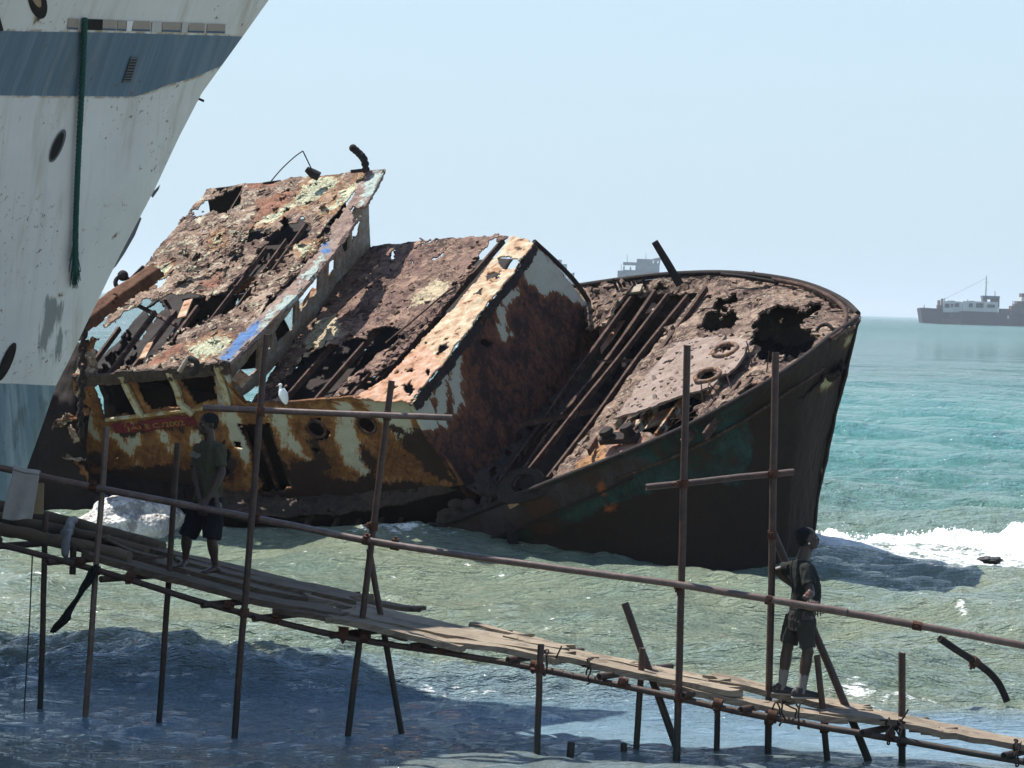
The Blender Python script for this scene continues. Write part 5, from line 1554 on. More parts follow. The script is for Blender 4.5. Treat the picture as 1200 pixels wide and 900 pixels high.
for a, b in [((700, 424), (756, 422)), ((610, 498), (724, 476)), ((520, 612), (690, 552))]:
    m = MB(); m.beam(P(*a, 45.0 if a[1] > 450 else 46.4), P(*b, 44.6 if a[1] > 450 else 45.8), .05 if a[1] < 450 else .09, .06 if a[1] < 450 else .10); m.build('hold_girder', MAT['beam'], WR)
sheet('hold_floor', MAT['dark'], WR, [[p + DN * .9 + TR * .3 for p in nearw[0:6]], [p + DN * 1.2 - TR * .2 for p in farw[0:6]]], 60, 40, .04, flakes(3, .15, 8, .06), [], 2, .0, flat=True, seed=65)
# fairlead plate with a round eye on the near rail
m = MB()
c = P(612, 569, 42.9)
ux, uz = np.array([.93, -.2, .28]), np.array([-.12, .18, .97])
n_ = np.cross(ux, uz)
ring_o = [(math.cos(a), math.sin(a)) for a in np.linspace(0, 2 * PI, 33)[:-1]]
vs = []
for k, (x, y) in enumerate(ring_o):
    bx = .44 * (1.0 if y > 0 else 1 + .35 * -y) * x + (.18 if (x > 0 and y < 0) else 0) * -y
    vs.append(c + ux * bx + uz * (.30 * y)); 
for x, y in ring_o: vs.append(c + ux * (.22 * x + .04) + uz * (.17 * y + .02))
n0 = 32
vs = vs + [v + n_ * .10 for v in vs]
fs = []
for k in range(n0):
    k2 = (k + 1) % n0
    fs += [(k, k2, n0 + k2, n0 + k), (2 * n0 + k, 3 * n0 + k, 3 * n0 + k2, 2 * n0 + k2), (k, 2 * n0 + k, 2 * n0 + k2, k2), (n0 + k, n0 + k2, 3 * n0 + k2, 3 * n0 + k)]
m.add(vs, fs); m.build('fairlead', MAT['darkiron'], WR)
m = MB(); m.tube(catmull([P(574, 560, 43.4), P(584, 578, 43.3), P(594, 594, 43.2)], 8), .05, 7); m.build('bent_bracket', MAT['darkiron'], WR)
m = MB()
for k in range(26):
    x = rr_.uniform(514, 585); y = np.interp(x, [514, 585], [612, 580]) + rr_.normal(0, 5)
    m.ball(P(x, y, 43.9), rr_.uniform(.06, .16, 3), 8, 6)
o = m.build('rust_rubble', MAT['inner'], WR); o['kind'] = 'stuff'
m = MB(); m.beam(P(597, 594, 43.0), P(607, 589, 42.95), .10, .08); m.build('bright_bracket', MAT['strip'], WR)
# iron post standing on the far rail, bits on the roofs
m = MB(); m.tube([P(797, 334, 48), P(782, 308, 48), P(767, 283, 48)], [.085, .08, .07], 10); m.build('leaning_post', MAT['darkiron'], WR)
m = MB()
for k in range(7):
    x = 724 + k * 5.5; m.beam(P(x, 340, 48.6), P(x - 6 + k * .4, 327 + (k % 3) * 2, 48.6), .10, .05)
m.build('torn_frames', MAT['darkiron'], WR)
m = MB(); c = P(966, 393, 43.4); m.torus(c, .20, .035, ((.72, -.5, .1), (0, .1, 1.0), (.5, .8, 0)), 22, 6); m.tube([P(972, 400, 43.3), P(979, 386, 43.4)], [.10, .07], 8); m.build('mooring_ring', MAT['darkiron'], WR)
m = MB()
q = catmull([rf(429, 199, 0) + np.array([0, 0, -.05]), P(427, 188, 49.5), P(421, 180, 49.5), P(413, 173, 49.5)], 22)
for k, p in enumerate(q): m.ball(p, .04 + .022 * ((k * 7) % 3), 8, 6)
m.build('bent_bracket', MAT['darkiron'], roof)
m = MB(); m.tube([P(374, 207, 49.9), P(366, 203, 49.9), P(359, 198, 49.9)], [.10, .10, .06], 8); m.build('roof_cleat', MAT['darkiron'], roof)
m = MB(); m.tube([P(366, 200, 49.9), P(355, 177, 49.9)], .014, 5); m.tube(catmull([P(355, 177, 49.9), P(345, 184, 50), P(330, 198, 50.2), P(318, 212, 50.4)], 12), .014, 5); m.build('bent_aerial', MAT['cord'], roof)
m = MB(); m.beam(P(412, 201, 49.6), P(430, 199, 49.5), .12, .06); m.build('edge_scrap', MAT['darkiron'], roof)
# ------------------------------------------------------------------ pipe scaffold walkway
SCF = empty('scaffold', Pz(600, 880), 'rusty pipe scaffold with a handrail that carries the plank walkway over the water', 'scaffold')
def dN(x): return 25.3 - .0022 * (x - 200)
def wob(pts, n, a, seed):
    r = np.random.default_rng(seed)
    q = catmull(pts, n) if len(pts) > 2 else resample(pts, n)
    w = np.cumsum(r.normal(0, a, (n, 3)), 0); w -= np.linspace(0, 1, n)[:, None] * w[-1]
    return q + w
def coupler(p, t, r=.058, seed=0, parent=None):
    rr = np.random.default_rng(seed + 500); r = r * .86
    m = MB(); t = np.asarray(t, float); t = t / np.linalg.norm(t)
    u, w = frame(t)
    m.tube([p - t * .045, p + t * .045], r, 10)
    a = rr.uniform(0, 6.28); d = math.cos(a) * u + math.sin(a) * w
    if d[1] > 0: d = -d
    m.tube([p + d * r * .6, p + d * (r + .05)], .016, 6)
    m.box(p + d * (r + .012), .03, .03, .014, (t, np.cross(d, t), d))
    return m.build('coupler', MAT['clamp'], parent or SCF)
posts = [((125, 500), (100, 843), .037), ((312, 392), (275, 865), .040), ((459, 446), (408, 862), .040), ((633.5, 755), (628, 888), .040), ((805.5, 405), (793, 896), .042), ((957.5, 768), (970.5, 902), .037),
         ((53, 600), (47, 830), .036), ((208, 519), (187, 840), .037), ((433, 643), (470, 855), .038), ((753, 759), (745, 887), .038), ((841, 800), (840, 891), .036), ((909, 413), (900, 893), .042), ((1057, 765), (1057, 903), .042)]
POST = {}
for i, (a, b, r) in enumerate(posts):
    B = Pz(*b); A = P(*a, B[1] + (.0 if i < 6 else .02))
    B = B + (B - A) / np.linalg.norm(B - A) * .9
    m = MB(); m.tube(wob([A, B], 14, .002, i), r * .88, 10, hollow=True)
    m.build('post', MAT['pipe'] if i not in (0,) else MAT['pipew'], SCF)
    POST[i] = (A, B)
B = Pz(1022, 901); A = P(905, 621, B[1] + .55)
m = MB(); m.tube(wob([A, B + (B - A) * .15], 14, .002, 40), .040, 10, hollow=True); m.build('brace', MAT['pipe'], SCF)
B = Pz(797, 889); A = P(732.5, 707, B[1] + .35)
m = MB(); m.tube(wob([A, B + (B - A) * .12], 14, .002, 41), .040, 10, hollow=True); m.build('brace', MAT['pipe'], SCF)
m = MB(); m.tube([P(86, 640, 25.8), P(85, 673, 25.8)], .036, 8, hollow=True); m.build('post', MAT['pipe'], SCF)
def onpost(i, y):
    A, B = POST[i]
    _, ya = project(A); _, yb = project(B)
    f = (y - ya) / (yb - ya)
    return A + (B - A) * f
# bars clamped across the posts
m = MB(); m.tube(wob([P(238, 478, 25.05), P(385, 484, 24.95), P(530, 489.5, 24.85)], 14, .0015, 42), .034, 10, hollow=True); m.build('crossbar', MAT['pipew'], SCF)
m = MB(); m.tube(wob([P(757, 571, 23.98), P(845, 562, 24.15), P(930, 553, 24.33)], 14, .0015, 43), .034, 10, hollow=True); m.build('crossbar', MAT['pipe'], SCF)
for i, y in ((1, 482), (2, 487), (4, 566), (11, 555), (11, 626), (2, 616)):
    coupler(onpost(i, y), POST[i][1] - POST[i][0], .055, i * 7 + int(y))
# handrail: three lengths
RAIL = [(-60, 536), (0, 548), (120, 573), (320, 611), (440, 636), (530, 650), (660, 668), (795, 686), (985, 717), (1090, 736), (1200, 757), (1270, 770)]
def rail(x): return P(x, np.interp(x, [q[0] for q in RAIL], [q[1] for q in RAIL]), dN(x) - .07)
for k, (a, b, off) in enumerate([(-60, 468, 0), (432, 992, -.0), (945, 1270, .0)]):
    pts = [rail(x) + np.array([0, -.03 * (k % 2), .0 + .012 * (k % 2)]) for x in np.linspace(a, b, 9)]
    m = MB(); m.tube(wob(pts, 30, .0012, 50 + k), .037 if k != 1 else .036, 12, hollow=True); m.build('handrail', MAT['pipew'], SCF)
for x in (110, 300, 430, 463, 796, 902, 1075):
    coupler(rail(x), rail(x + 5) - rail(x), .054, x)
# ledger pipe under the planks
LED = [(-60, 625), (0, 638), (65, 655), (118, 668), (175, 686), (236, 705), (300, 722), (350, 735), (395, 745), (460, 756), (530, 766), (640, 785), (720, 801), (800, 818), (870, 835), (960, 852), (1060, 869), (1130, 881), (1200, 893), (1270, 905)]
def led(x): return P(x, np.interp(x, [q[0] for q in LED], [q[1] for q in LED]), dN(x) - .04)
for a, b in ((-60, 455), (400, 660), (610, 905), (850, 1270)):
    m = MB(); m.tube(wob([led(x) for x in np.linspace(a, b, 8)], 20, .0015, 60 + a), .033, 10, hollow=True); m.build('ledger', MAT['pipe'], SCF)
TRN = [(-30, 642), (55, 659), (118, 679), (237, 709), (297, 725), (388, 745), (482, 757.5), (595, 774), (702, 793), (800, 815), (868, 832), (1010, 859), (1176, 886)]
for k, (x, y) in enumerate(TRN):
    a = P(x, y, dN(x) - .14); b = a + np.array([.78, .85, 0])
    m = MB(); m.tube(wob([a, b], 8, .001, 70 + k), .036, 10, hollow=True); m.build('transom', MAT['pipe'], SCF)
    c = led(x + 26 + (k * 13) % 17); coupler(c + np.array([0, 0, .03]), led(x + 40) - led(x + 20), .06, 200 + k)
for i, y in ((0, 668), (1, 717), (2, 746), (3, 783), (4, 817), (5, 853), (12, 869), (11, 843)):
    coupler(onpost(i, y), POST[i][1] - POST[i][0], .056, 300 + i)
for x, y in ((402, 741),):
    m = MB(); c = P(x, y, dN(x) - .08)
    m.add([c + np.array([-.05, 0, .06]), c + np.array([.06, 0, .05]), c + np.array([.045, 0, -.05]), c + np.array([.0, 0, -.13]), c + np.array([-.045, 0, -.05]), c + np.array([-.05, .03, .06]), c + np.array([.06, .03, .05]), c + np.array([.045, .03, -.05]), c + np.array([0, .03, -.13]), c + np.array([-.045, .03, -.05])],
          [(0, 1, 2, 3, 4), (9, 8, 7, 6, 5)] + [(i, 5 + i, 5 + (i + 1) % 5, (i + 1) % 5) for i in range(5)])
    m.build('bracket', MAT['clamp'], SCF)
# wire ties round plank and ledger
rt = np.random.default_rng(9)
for k, x in enumerate((640, 690, 915, 935, 1040, 1052, 1190)):
    c = led(x) + np.array([0, -.02, .08]); m = MB()
    q = [c + np.array([rt.normal(0, .015), .09 * math.cos(t) - .02, .13 * math.sin(t)]) for t in np.linspace(0, 6.6, 14)]
    q += [q[-1] + rt.normal(0, .05, 3), q[-1] + rt.normal(0, .08, 3)]
    m.tube(catmull(q, 40), .009, 5); m.build('wire_tie', MAT['darkiron'], SCF)

# ------------------------------------------------------------------ planks and logs of the walkway
NX = [-40, 0, 110, 220, 300, 400, 480, 600, 660, 740, 820, 960, 1060, 1200, 1290]
NY = [620, 628, 650, 677, 699, 720, 741, 761, 771, 789, 805, 834, 851, 873, 887]
FY = [591, 600, 625, 655, 674, 695, 713, 742, 757, 778, 792, 818, 836, 863, 878]
def deck(x, f, dz=0.0):
    a = P(x, np.interp(x, NX, NY), dN(x) + .03)
    b = Pz(x, np.interp(x, NX, FY), a[2])
    p = a + (b - a) * f
    p[2] += dz
    return p
def plank(x0, x1, f0, g0, f1, g1, z0, z1, th, mat, label, seed):
    r = np.random.default_rng(seed)
    n, k = 34, 7
    vs = []
    for i in range(n):
        t = i / (n - 1)
        x = x0 + (x1 - x0) * t
        bow = .03 * math.sin(PI * t) * r.uniform(.98, 1.02) * ((seed % 3) - 1)
        a = deck(x, f0 + (f1 - f0) * t, z0 + (z1 - z0) * t + bow); b = deck(x, g0 + (g1 - g0) * t, z0 + (z1 - z0) * t + bow)
        for j in range(k):
            s = j / (k - 1)
            p = a + (b - a) * s
            q = np.array([p])
            p = p + np.array([0, .02, .012]) * fbm(np.array([[x * .02, j * .9, seed]]), 3)[0]
            if j in (0, k - 1):
                p = p + np.array([0, .03 if j else -.03, 0]) * perlin(np.array([[x * .035, seed * 1.7, j]]))[0]
            if i in (0, n - 1):
                p = p + np.array([.09 * r.normal(0, 1) * (1 if i else -1), 0, 0])
            vs.append(p)
    top = np.array(vs)
    bot = top + np.array([0, 0, -th]) + np.stack([0 * top[:, 0], 0 * top[:, 0], .012 * perlin(top * 3 + seed)], -1)
    idx = np.arange(n * k).reshape(n, k)
    fs = [tuple(q) for q in np.stack([idx[:-1, :-1], idx[1:, :-1], idx[1:, 1:], idx[:-1, 1:]], -1).reshape(-1, 4)]
    N = n * k
    fs += [tuple(N + v for v in q[::-1]) for q in fs]
    per = list(idx[:, 0]) + list(idx[-1, 1:]) + list(idx[:-1, -1][::-1]) + list(idx[0, 1:-1][::-1])
    fs += [(per[(i + 1) % len(per)], per[i], N + per[i], N + per[(i + 1) % len(per)]) for i in range(len(per))]
    m = MB(); m.add(list(top) + list(bot), fs)
    me = m.mesh('plank')
    uv = me.uv_layers.new(name='UVMap')
    allv = np.concatenate([top, bot])
    li = np.empty(len(me.loops), np.int32); me.loops.foreach_get('vertex_index', li)
    U = np.stack([allv[li][:, 0] + seed * 3.3, allv[li][:, 1] + allv[li][:, 2] * .8 + seed], -1)
    uv.data.foreach_set('uv', U.astype(np.float32).ravel())
    o = link('plank', me, MAT[mat])
    tag(o, label, 'plank', 'planks of the walkway')
PL = [  # left boards take the darker wood, the ship's shadow painted in
    (95, 400, .0, .30, .0, .28, .0, .0, .07, 'log', 'dark plank along the near edge under the barefoot man'),
    (62, 352, .34, .66, .30, .60, .01, .02, .06, 'log', 'dark plank in the middle of the deck under the feet of the barefoot man'),
    (118, 346, .72, 1.0, .75, 1.02, .03, .04, .06, 'log', 'dark rounded board on the far edge ending just right of the barefoot man'),
    (120, 186, .45, .62, .35, .40, .10, .07, .025, 'log', 'splintered grey board tip left of the bare feet'),
    (205, 416, .55, .92, .50, .95, .05, .06, .07, 'log', 'charred plank end sticking up left of the crossed poles'),
    (330, 472, -.08, .22, -.02, .25, -.06, -.05, .06, 'log', 'dark lower board on the near edge below the crossed poles'),
    (352, 655, .42, .74, .50, .78, .03, .03, .06, 'plank', 'long pale sunlit plank starting at the crossed poles'),
    (405, 690, .10, .50, .12, .46, .015, .02, .06, 'plank', 'long grey plank with a dark notch right of the crossed poles'),
    (384, 540, -.12, .16, -.10, .10, -.03, -.03, .06, 'plank', 'ragged chewed plank along the near edge right of the crossed poles'),
    (415, 484, .92, 1.08, .95, 1.05, .03, .03, .05, 'log', 'short brown round board behind the crossed poles'),
    (560, 606, .86, 1.0, .8, .9, .03, .03, .03, 'plank', 'thin splintered board on the far edge above the long pale plank'),
    (520, 655, -.08, .18, -.02, .20, -.02, -.02, .06, 'plank', 'narrow plank in front of the short post with no rail'),
    (600, 742, .55, 1.0, .62, 1.02, .035, .035, .055, 'plank', 'wide worn board behind the short post top'),
    (650, 860, .02, .52, .0, .50, .015, .02, .06, 'plank', 'broad sunlit plank in front of the leaning pipe'),
    (672, 845, .58, .98, .55, .98, .0, .0, .06, 'plank', 'rough plank on the far side behind the tall middle post'),
    (788, 992, -.04, .38, .0, .40, -.02, -.015, .06, 'plank', 'plank with a dark broken end below the standing man in shoes'),
    (836, 1010, .55, 1.1, .48, 1.0, .045, .01, .06, 'plank', 'raised cracked board under the shoes of the standing man'),
    (975, 1112, .02, .46, .0, .44, .0, .0, .06, 'plank', 'pale board with dark square end right of the standing man'),
    (1000, 1290, .50, 1.02, .50, 1.02, .01, .0, .06, 'plank', 'long smooth pale plank on the far side at the right end'),
    (1086, 1290, .0, .46, .0, .46, .0, .0, .06, 'plank', 'bleached plank with a frayed near edge at the right end'),
]
for i, q in enumerate(PL):
    plank(*q, 300 + i)
for k, (x0, x1, f, r, dz, lab) in enumerate([(-60, 190, .93, .080, .06, 'thick round log along the far edge with its sawn end left of the bare feet'),
                                            (-60, 172, .58, .062, .05, 'thinner dark log lying in the middle at the left end'),
                                            (-60, 152, .16, .070, .03, 'dark log lying along the near edge at the left end')]):
    pts = [deck(x, f, dz) for x in np.linspace(x0, x1, 6)]
    m = MB(); m.tube(wob(pts, 24, .004, 90 + k), [r * (1 + .06 * math.sin(j * 1.9)) for j in range(24)], 12)
    o = m.build('log', MAT['log']); tag(o, lab, 'log', 'logs of the walkway')

# ------------------------------------------------------------------ odds and ends on and below the walkway
def stub(a, b, r, label, name='pipe_stub', mat='pipe'):
    B = Pz(*b); A = P(*a, B[1])
    m = MB(); m.tube([A, B + (B - A) * .8], r, 10, hollow=True)
    tag(m.build(name, MAT[mat]), label, 'pipe', 'pipe stubs standing in the water')
stub((669.5, 870), (668, 889), .040, 'short pipe stub in the water right of the short unrailed post')
stub((731, 871), (731, 888), .034, 'short pipe stub in the water beside the post of the leaning pipe')
B = Pz(1177, 813)
q = [P(1101, 748, B[1] - .5), P(1120, 761, B[1] - .4), P(1142, 775, B[1] - .25), P(1158, 787, B[1] - .1), P(1169, 799, B[1] - .02), P(1176, 812, B[1]), P(1180, 822, B[1])]
bp = empty('bent_pipe', B, 'bent black pipe sticking out of the water at the right', 'pipe')
m = MB(); m.tube(catmull(q, 40), .044, 10, hollow=True); m.build('pipe', MAT['darkiron'], bp)
coupler(q[2], q[3] - q[1], .07, 7, bp)
m = MB(); c = [Pz(x, y, .06) for x, y in ((1086, 772), (1100, 774), (1118, 777), (1136, 779))]; m.tube(catmull(c, 16), .014, 5)
tag(m.build('floating_line', MAT['cyan']), 'turquoise line floating left of the bent pipe', 'line')
# thin cord at the far left
m = MB(); m.tube([P(38, 648, 25.9), P(35, 720, 25.9), P(28, 836, 25.9)], .008, 5)
tag(m.build('cord', MAT['cord']), 'thin cord hanging from the walkway at the far left', 'cord')
def strip(name, pts, ws, mat, thick, dvec=(1, 0, 0), fold=.02, seed=0):
    n = 36
    c = catmull(pts, n); w = np.interp(np.linspace(0, 1, n), np.linspace(0, 1, len(ws)), ws)
    G = np.array([[c[i] + np.array(dvec) * w[i] * s + np.array([0, -fold * math.sin(s * 5 + i * .25 + seed), 0]) for s in np.linspace(-1, 1, 13)] for i in range(n)])
    idx = np.arange(n * 13).reshape(n, 13)
    me = fast_mesh(name, G.reshape(-1, 3) + .006 * np.stack([fbm(G.reshape(-1, 3) * 7 + k, 2) for k in (0, 5, 9)], -1), np.stack([idx[:-1, :-1], idx[1:, :-1], idx[1:, 1:], idx[:-1, 1:]], -1).reshape(-1, 4))
    o = link(name, me, MAT[mat]); s = o.modifiers.new('t', 'SOLIDIFY'); s.thickness = thick
    return o
tag(strip('rag', [P(111, 664, 25.35), P(104, 680, 25.35), P(92, 698, 25.35), (P(80, 716, 25.35)), P(72, 730, 25.35), P(62, 741, 25.35)], [.04, .055, .05, .075, .085, .02], 'rag', .02, (.85, 0, .5)), 'long black rag hanging below the walkway at the left', 'rag')
def drape(name, x0, x1, y0, y1, d, mat, over, seed):
    n, k = 44, 26
    G = np.empty((n, k, 3))
    for i in range(n):
        t = i / (n - 1)
        for j in range(k):
            s = j / (k - 1)
            x = x0 + (x1 - x0) * s
            top = rail(x) + np.array([0, 0, .045])
            L = (y1 - y0) / FPX * d
            if t < .16:
                a = PI * (1 - t / .16) * .95
                p = rail(x) + np.array([0, .048 * math.cos(a) * -1 if False else .048 * -math.cos(PI - a), .048 * math.sin(a)])
            else:
                u = (t - .16) / .84
                p = rail(x) + np.array([-.10 * u * (1 - .3 * s), -.05 - .012 * math.sin(s * 9 + u * 2 + seed) * (.3 + u), -u * L * (1 + .06 * math.sin(s * 4 + seed))])
            G[i, j] = p
    idx = np.arange(n * k).reshape(n, k)
    V_ = G.reshape(-1, 3); V_ = V_ + .007 * np.stack([fbm(V_ * 6 + q, 3) for q in (0, 4, 8)], -1)
    me = fast_mesh(name, V_, np.stack([idx[:-1, :-1], idx[1:, :-1], idx[1:, 1:], idx[:-1, 1:]], -1).reshape(-1, 4))
    o = link(name, me, MAT[mat]); s = o.modifiers.new('t', 'SOLIDIFY'); s.thickness = .008
    return o
tag(drape('sackcloth', 16, 47, 552, 606, 25.7, 'cloth', 0, 1), 'pale sackcloth draped over the handrail at the far left', 'cloth')
m = MB(); m.beam(P(44, 566, 25.85), P(43, 602, 25.85), .14, .02, (0, -1, 0)); tag(m.build('board', MAT['board']), 'small tan board hanging behind the pale sackcloth', 'board')
m = MB(); m.tube(catmull([deck(88, .9, .13), deck(82, .6, .13), deck(79, .3, .11), deck(76, .1, .06), deck(75, .0, -.06)], 16), [.03, .045, .055, .06, .05, .045, .05, .055, .06, .055, .05, .045, .05, .055, .045, .02], 12)
me = m.mesh('plastic_bag'); vv = np.array([v.co[:] for v in me.vertices]); vv += .045 * np.stack([fbm(vv * 6 + k, 3) for k in (0, 4, 8)], -1); me.vertices.foreach_set('co', vv.astype(np.float32).ravel())
tag(link('plastic_bag', me, MAT['plastic']), 'crumpled grey plastic bag tied round the logs at the left', 'bag')
# ------------------------------------------------------------------ people
def remesh(mb, name, voxel, iters=4, fac=.5, disp=0.0, dscale=8):
    me = mb.mesh(name)
    o = bpy.data.objects.new(name, me); COL.objects.link(o)
    md = o.modifiers.new('r', 'REMESH'); md.mode = 'VOXEL'; md.voxel_size = voxel; md.use_smooth_shade = True
    sm_ = o.modifiers.new('s', 'SMOOTH'); sm_.iterations = iters; sm_.factor = fac
    bpy.context.view_layer.update()
    dg = bpy.context.evaluated_depsgraph_get()
    out = bpy.data.meshes.new_from_object(o.evaluated_get(dg))
    out.name = name
    bpy.data.objects.remove(o)
    if disp:
        v = np.empty(len(out.vertices) * 3, np.float32); out.vertices.foreach_get('co', v); v = v.reshape(-1, 3)
        n = np.empty(len(out.vertices) * 3, np.float32); out.vertices.foreach_get('normal', n); n = n.reshape(-1, 3)
        v += n * (disp * fbm(v * np.array([dscale, dscale, dscale * .55]), 4))[:, None]
        out.vertices.foreach_set('co', v.ravel())
    smooth(out)
    return out

def limb(m, a, b, ra, rb, bulge=0.0, n=7):
    a, b = np.asarray(a, float), np.asarray(b, float)
    ts = np.linspace(0, 1, n)
    pts = [a + (b - a) * t for t in ts]
    rs = [ra + (rb - ra) * t + bulge * math.sin(PI * min(1, t * 1.5)) for t in ts]
    m.tube(pts, rs, 14)
    m.ball(a, ra, 12, 8); m.ball(b, rb, 12, 8)

def loft(m, secs, S, F):
    """secs: (centre, half width along S, half depth along F)"""
    n = 18
    vs, fs = [], []
    for c, w, d in secs:
        for k in range(n):
            a = 2 * PI * k / n
            ca, sa = math.cos(a), math.sin(a)
            vs.append(np.asarray(c, float) + S * w * np.sign(ca) * abs(ca) ** .85 + F * d * np.sign(sa) * abs(sa) ** .85)
    for i in range(len(secs) - 1):
        for k in range(n):
            fs.append((i * n + k, i * n + (k + 1) % n, (i + 1) * n + (k + 1) % n, (i + 1) * n + k))
    fs.append(tuple(range(n))[::-1]); fs.append(tuple((len(secs) - 1) * n + k for k in range(n)))
    m.add(vs, fs, True)

def head(m, c, F, U, sc=1.0):
    S = np.cross(U, F)
    ax = (F, S, U)
    def at(f, s, u): return c + (F * f + S * s + U * u) * sc
    m.ball(at(-.012, 0, .022), np.array((.098, .076, .093)) * sc, 22, 14, ax)
    m.ball(at(.028, 0, -.045), np.array((.066, .058, .078)) * sc, 18, 12, ax)
    m.ball(at(.070, 0, -.088), np.array((.026, .030, .022)) * sc, 12, 8, ax)      # chin
    m.ball(at(.078, 0, .022), np.array((.020, .052, .013)) * sc, 12, 8, ax)      # brow
    m.tube([at(.088, 0, .012), at(.103, 0, -.014), at(.108, 0, -.026)], [.008 * sc, .011 * sc, .014 * sc], 8)   # nose
    m.ball(at(.101, 0, -.028), np.array((.014, .020, .010)) * sc, 10, 7, ax)
    m.ball(at(.096, 0, -.051), np.array((.014, .026, .008)) * sc, 10, 7, ax)      # lips
    m.ball(at(.094, 0, -.063), np.array((.014, .024, .009)) * sc, 10, 7, ax)
    for s in (-1, 1):
        m.ball(at(.060, s * .040, -.020), np.array((.030, .022, .024)) * sc, 10, 7, ax)   # cheeks
        m.ball(at(-.010, s * .080, -.012), np.array((.017, .009, .030)) * sc, 10, 7, ax)  # ears
    return at

def hand(m, wr, palm, tips, thumb, r=.0085):
    """palm centre, list of finger chains, thumb chain (world points)"""
    wr, palm = np.asarray(wr), np.asarray(palm)
    limb(m, wr, wr + (palm - wr) * .35, .026, .028)
    d = palm - wr; L = np.linalg.norm(d); d /= L
    side = tips[-1][0] - tips[0][0]; side /= np.linalg.norm(side)
    nrm = np.cross(d, side); nrm /= np.linalg.norm(nrm)
    m.ball(palm, (L * .75, .042, .017), 14, 9, (d, side, nrm))
    for ch in tips + [thumb]:
        q = [np.asarray(p) for p in ch]
        for a, b, ra, rb in zip(q[:-1], q[1:], np.linspace(r * 1.12, r * .92, len(q) - 1), np.linspace(r, r * .8, len(q) - 1)):
            limb(m, a, b, ra, rb, 0, 4)

def eyes(root, at, sc):
    for s in (-1, 1):
        m = MB(); m.ball(at(.079, s * .031, .004), .009 * sc, 10, 7); e = m.build('eye', MAT['eyewhite'], root)
        m = MB(); m.ball(at(.086, s * .031, .004), .0055 * sc, 8, 6); m.build('iris', MAT['legb'], e)

ZUP = np.array([0, 0, 1.0])
# ---- standing man on the right, leaning on the handrail
O2 = P(932, 817, 24.08)
F2 = np.array([.995, .10, 0]); F2 /= np.linalg.norm(F2)
S2 = np.cross(ZUP, F2)
def Bq(f, s, u): return O2 + F2 * f + S2 * s + ZUP * u
man = empty('person', O2, 'man in dark tee, grey socks and sneakers with his hand on the handrail', 'person')
HF = F2 * .985 + ZUP * .10 - S2 * .05; HF /= np.linalg.norm(HF)
HU = np.cross(HF, S2); HU /= np.linalg.norm(HU)
if HU[2] < 0: HU = -HU
m = MB()
at = head(m, Bq(.075, 0, 1.600), HF, HU, .99)
limb(m, Bq(.015, 0, 1.36), Bq(.05, 0, 1.50), .062, .056)
torso = [(Bq(.02, 0, .74), .155, .105), (Bq(.045, 0, .86), .165, .120), (Bq(.07, 0, .98), .158, .122), (Bq(.075, 0, 1.10), .168, .128), (Bq(.055, 0, 1.22), .182, .122), (Bq(.025, 0, 1.31), .172, .098), (Bq(.015, 0, 1.37), .105, .068)]
loft(m, torso, S2, F2)
sh = [Bq(.015, -.195, 1.305), Bq(.005, .195, 1.30)]
el = [Bq(.045, -.335, 1.085), Bq(-.175, .30, 1.235)]
wr = [Bq(.115, -.465, .975), Bq(.04, .25, 1.06)]
rl = rail(951)
palm = rl + np.array([0, .012, .055])
wr[0] = palm - F2 * .055 + S2 * .045 + ZUP * .035
hp = [Bq(.055, -.095, .80), Bq(-.005, .095, .80)]
kn = [Bq(.085, -.105, .475), Bq(-.075, .105, .485)]
an = [Bq(.04, -.105, .085), Bq(-.115, .11, .085)]
for k in (0, 1):
    limb(m, sh[k], el[k], .052, .041, .004); limb(m, el[k], wr[k], .041, .028, .006)
    limb(m, hp[k], kn[k], .088, .056, .004); limb(m, kn[k], an[k], .053, .037, .012)
    m.ball(kn[k] + F2 * .01, (.056, .054, .06), 12, 8, (F2, S2, ZUP))
def off(p, f, s, u): return p + F2 * f + S2 * s + ZUP * u
tips = []
for i, (df, L) in enumerate(((-.034, .9), (-.011, 1.05), (.012, 1.0), (.034, .8))):
    b0 = off(palm, .035 + df * .4, -.02 + .0 * i, -.004 - i * .002)
    tips.append([off(palm, .02 + df, -.030, .0), off(palm, .045 + df * 1.15, -.060 * L - .01, -.030), off(palm, .062 + df * 1.2, -.070, -.085 * L - .01), off(palm, .068 + df * 1.1, -.062, -.125 * L - .012)])
thumb = [off(palm, -.035, .0, -.005), off(palm, -.055, -.03, -.03), off(palm, -.050, -.05, -.062)]
hand(m, wr[0], palm, tips, thumb)
p2 = Bq(.075, .20, 1.0)
hand(m, wr[1], p2, [[off(p2, .03, d, -.02), off(p2, .06, d, -.05), off(p2, .07, d, -.085)] for d in (-.03, -.01, .01, .03)], [off(p2, .0, -.04, 0), off(p2, .03, -.06, -.02), off(p2, .05, -.055, -.045)])
for k in (0, 1):
    limb(m, an[k], an[k] + F2 * .06 - ZUP * .03, .036, .03)
body = link('body', remesh(m, 'body', .0058, 3), MAT['skin'], man)
m = MB()
for du, ds, r in ((.046, 0, (.098, .083, .074)), (.030, 0, (.092, .085, .07))):
    m.ball(at(-.036, 0, du), np.array(r) * .99, 22, 14, (HF, S2, HU))
m.ball(at(-.065, 0, -.01), np.array((.055, .074, .065)) * 1.0, 16, 10, (HF, S2, HU))
hm = remesh(m, 'hair', .007, 2, disp=.006, dscale=45)
link('hair', hm, MAT['hair'], man)
eyes(man, at, .99)
m = MB(); m.ball(at(-.008, -.088, -.040), .011, 8, 6); m.build('ear_stud', MAT['steel'], man)
m = MB()
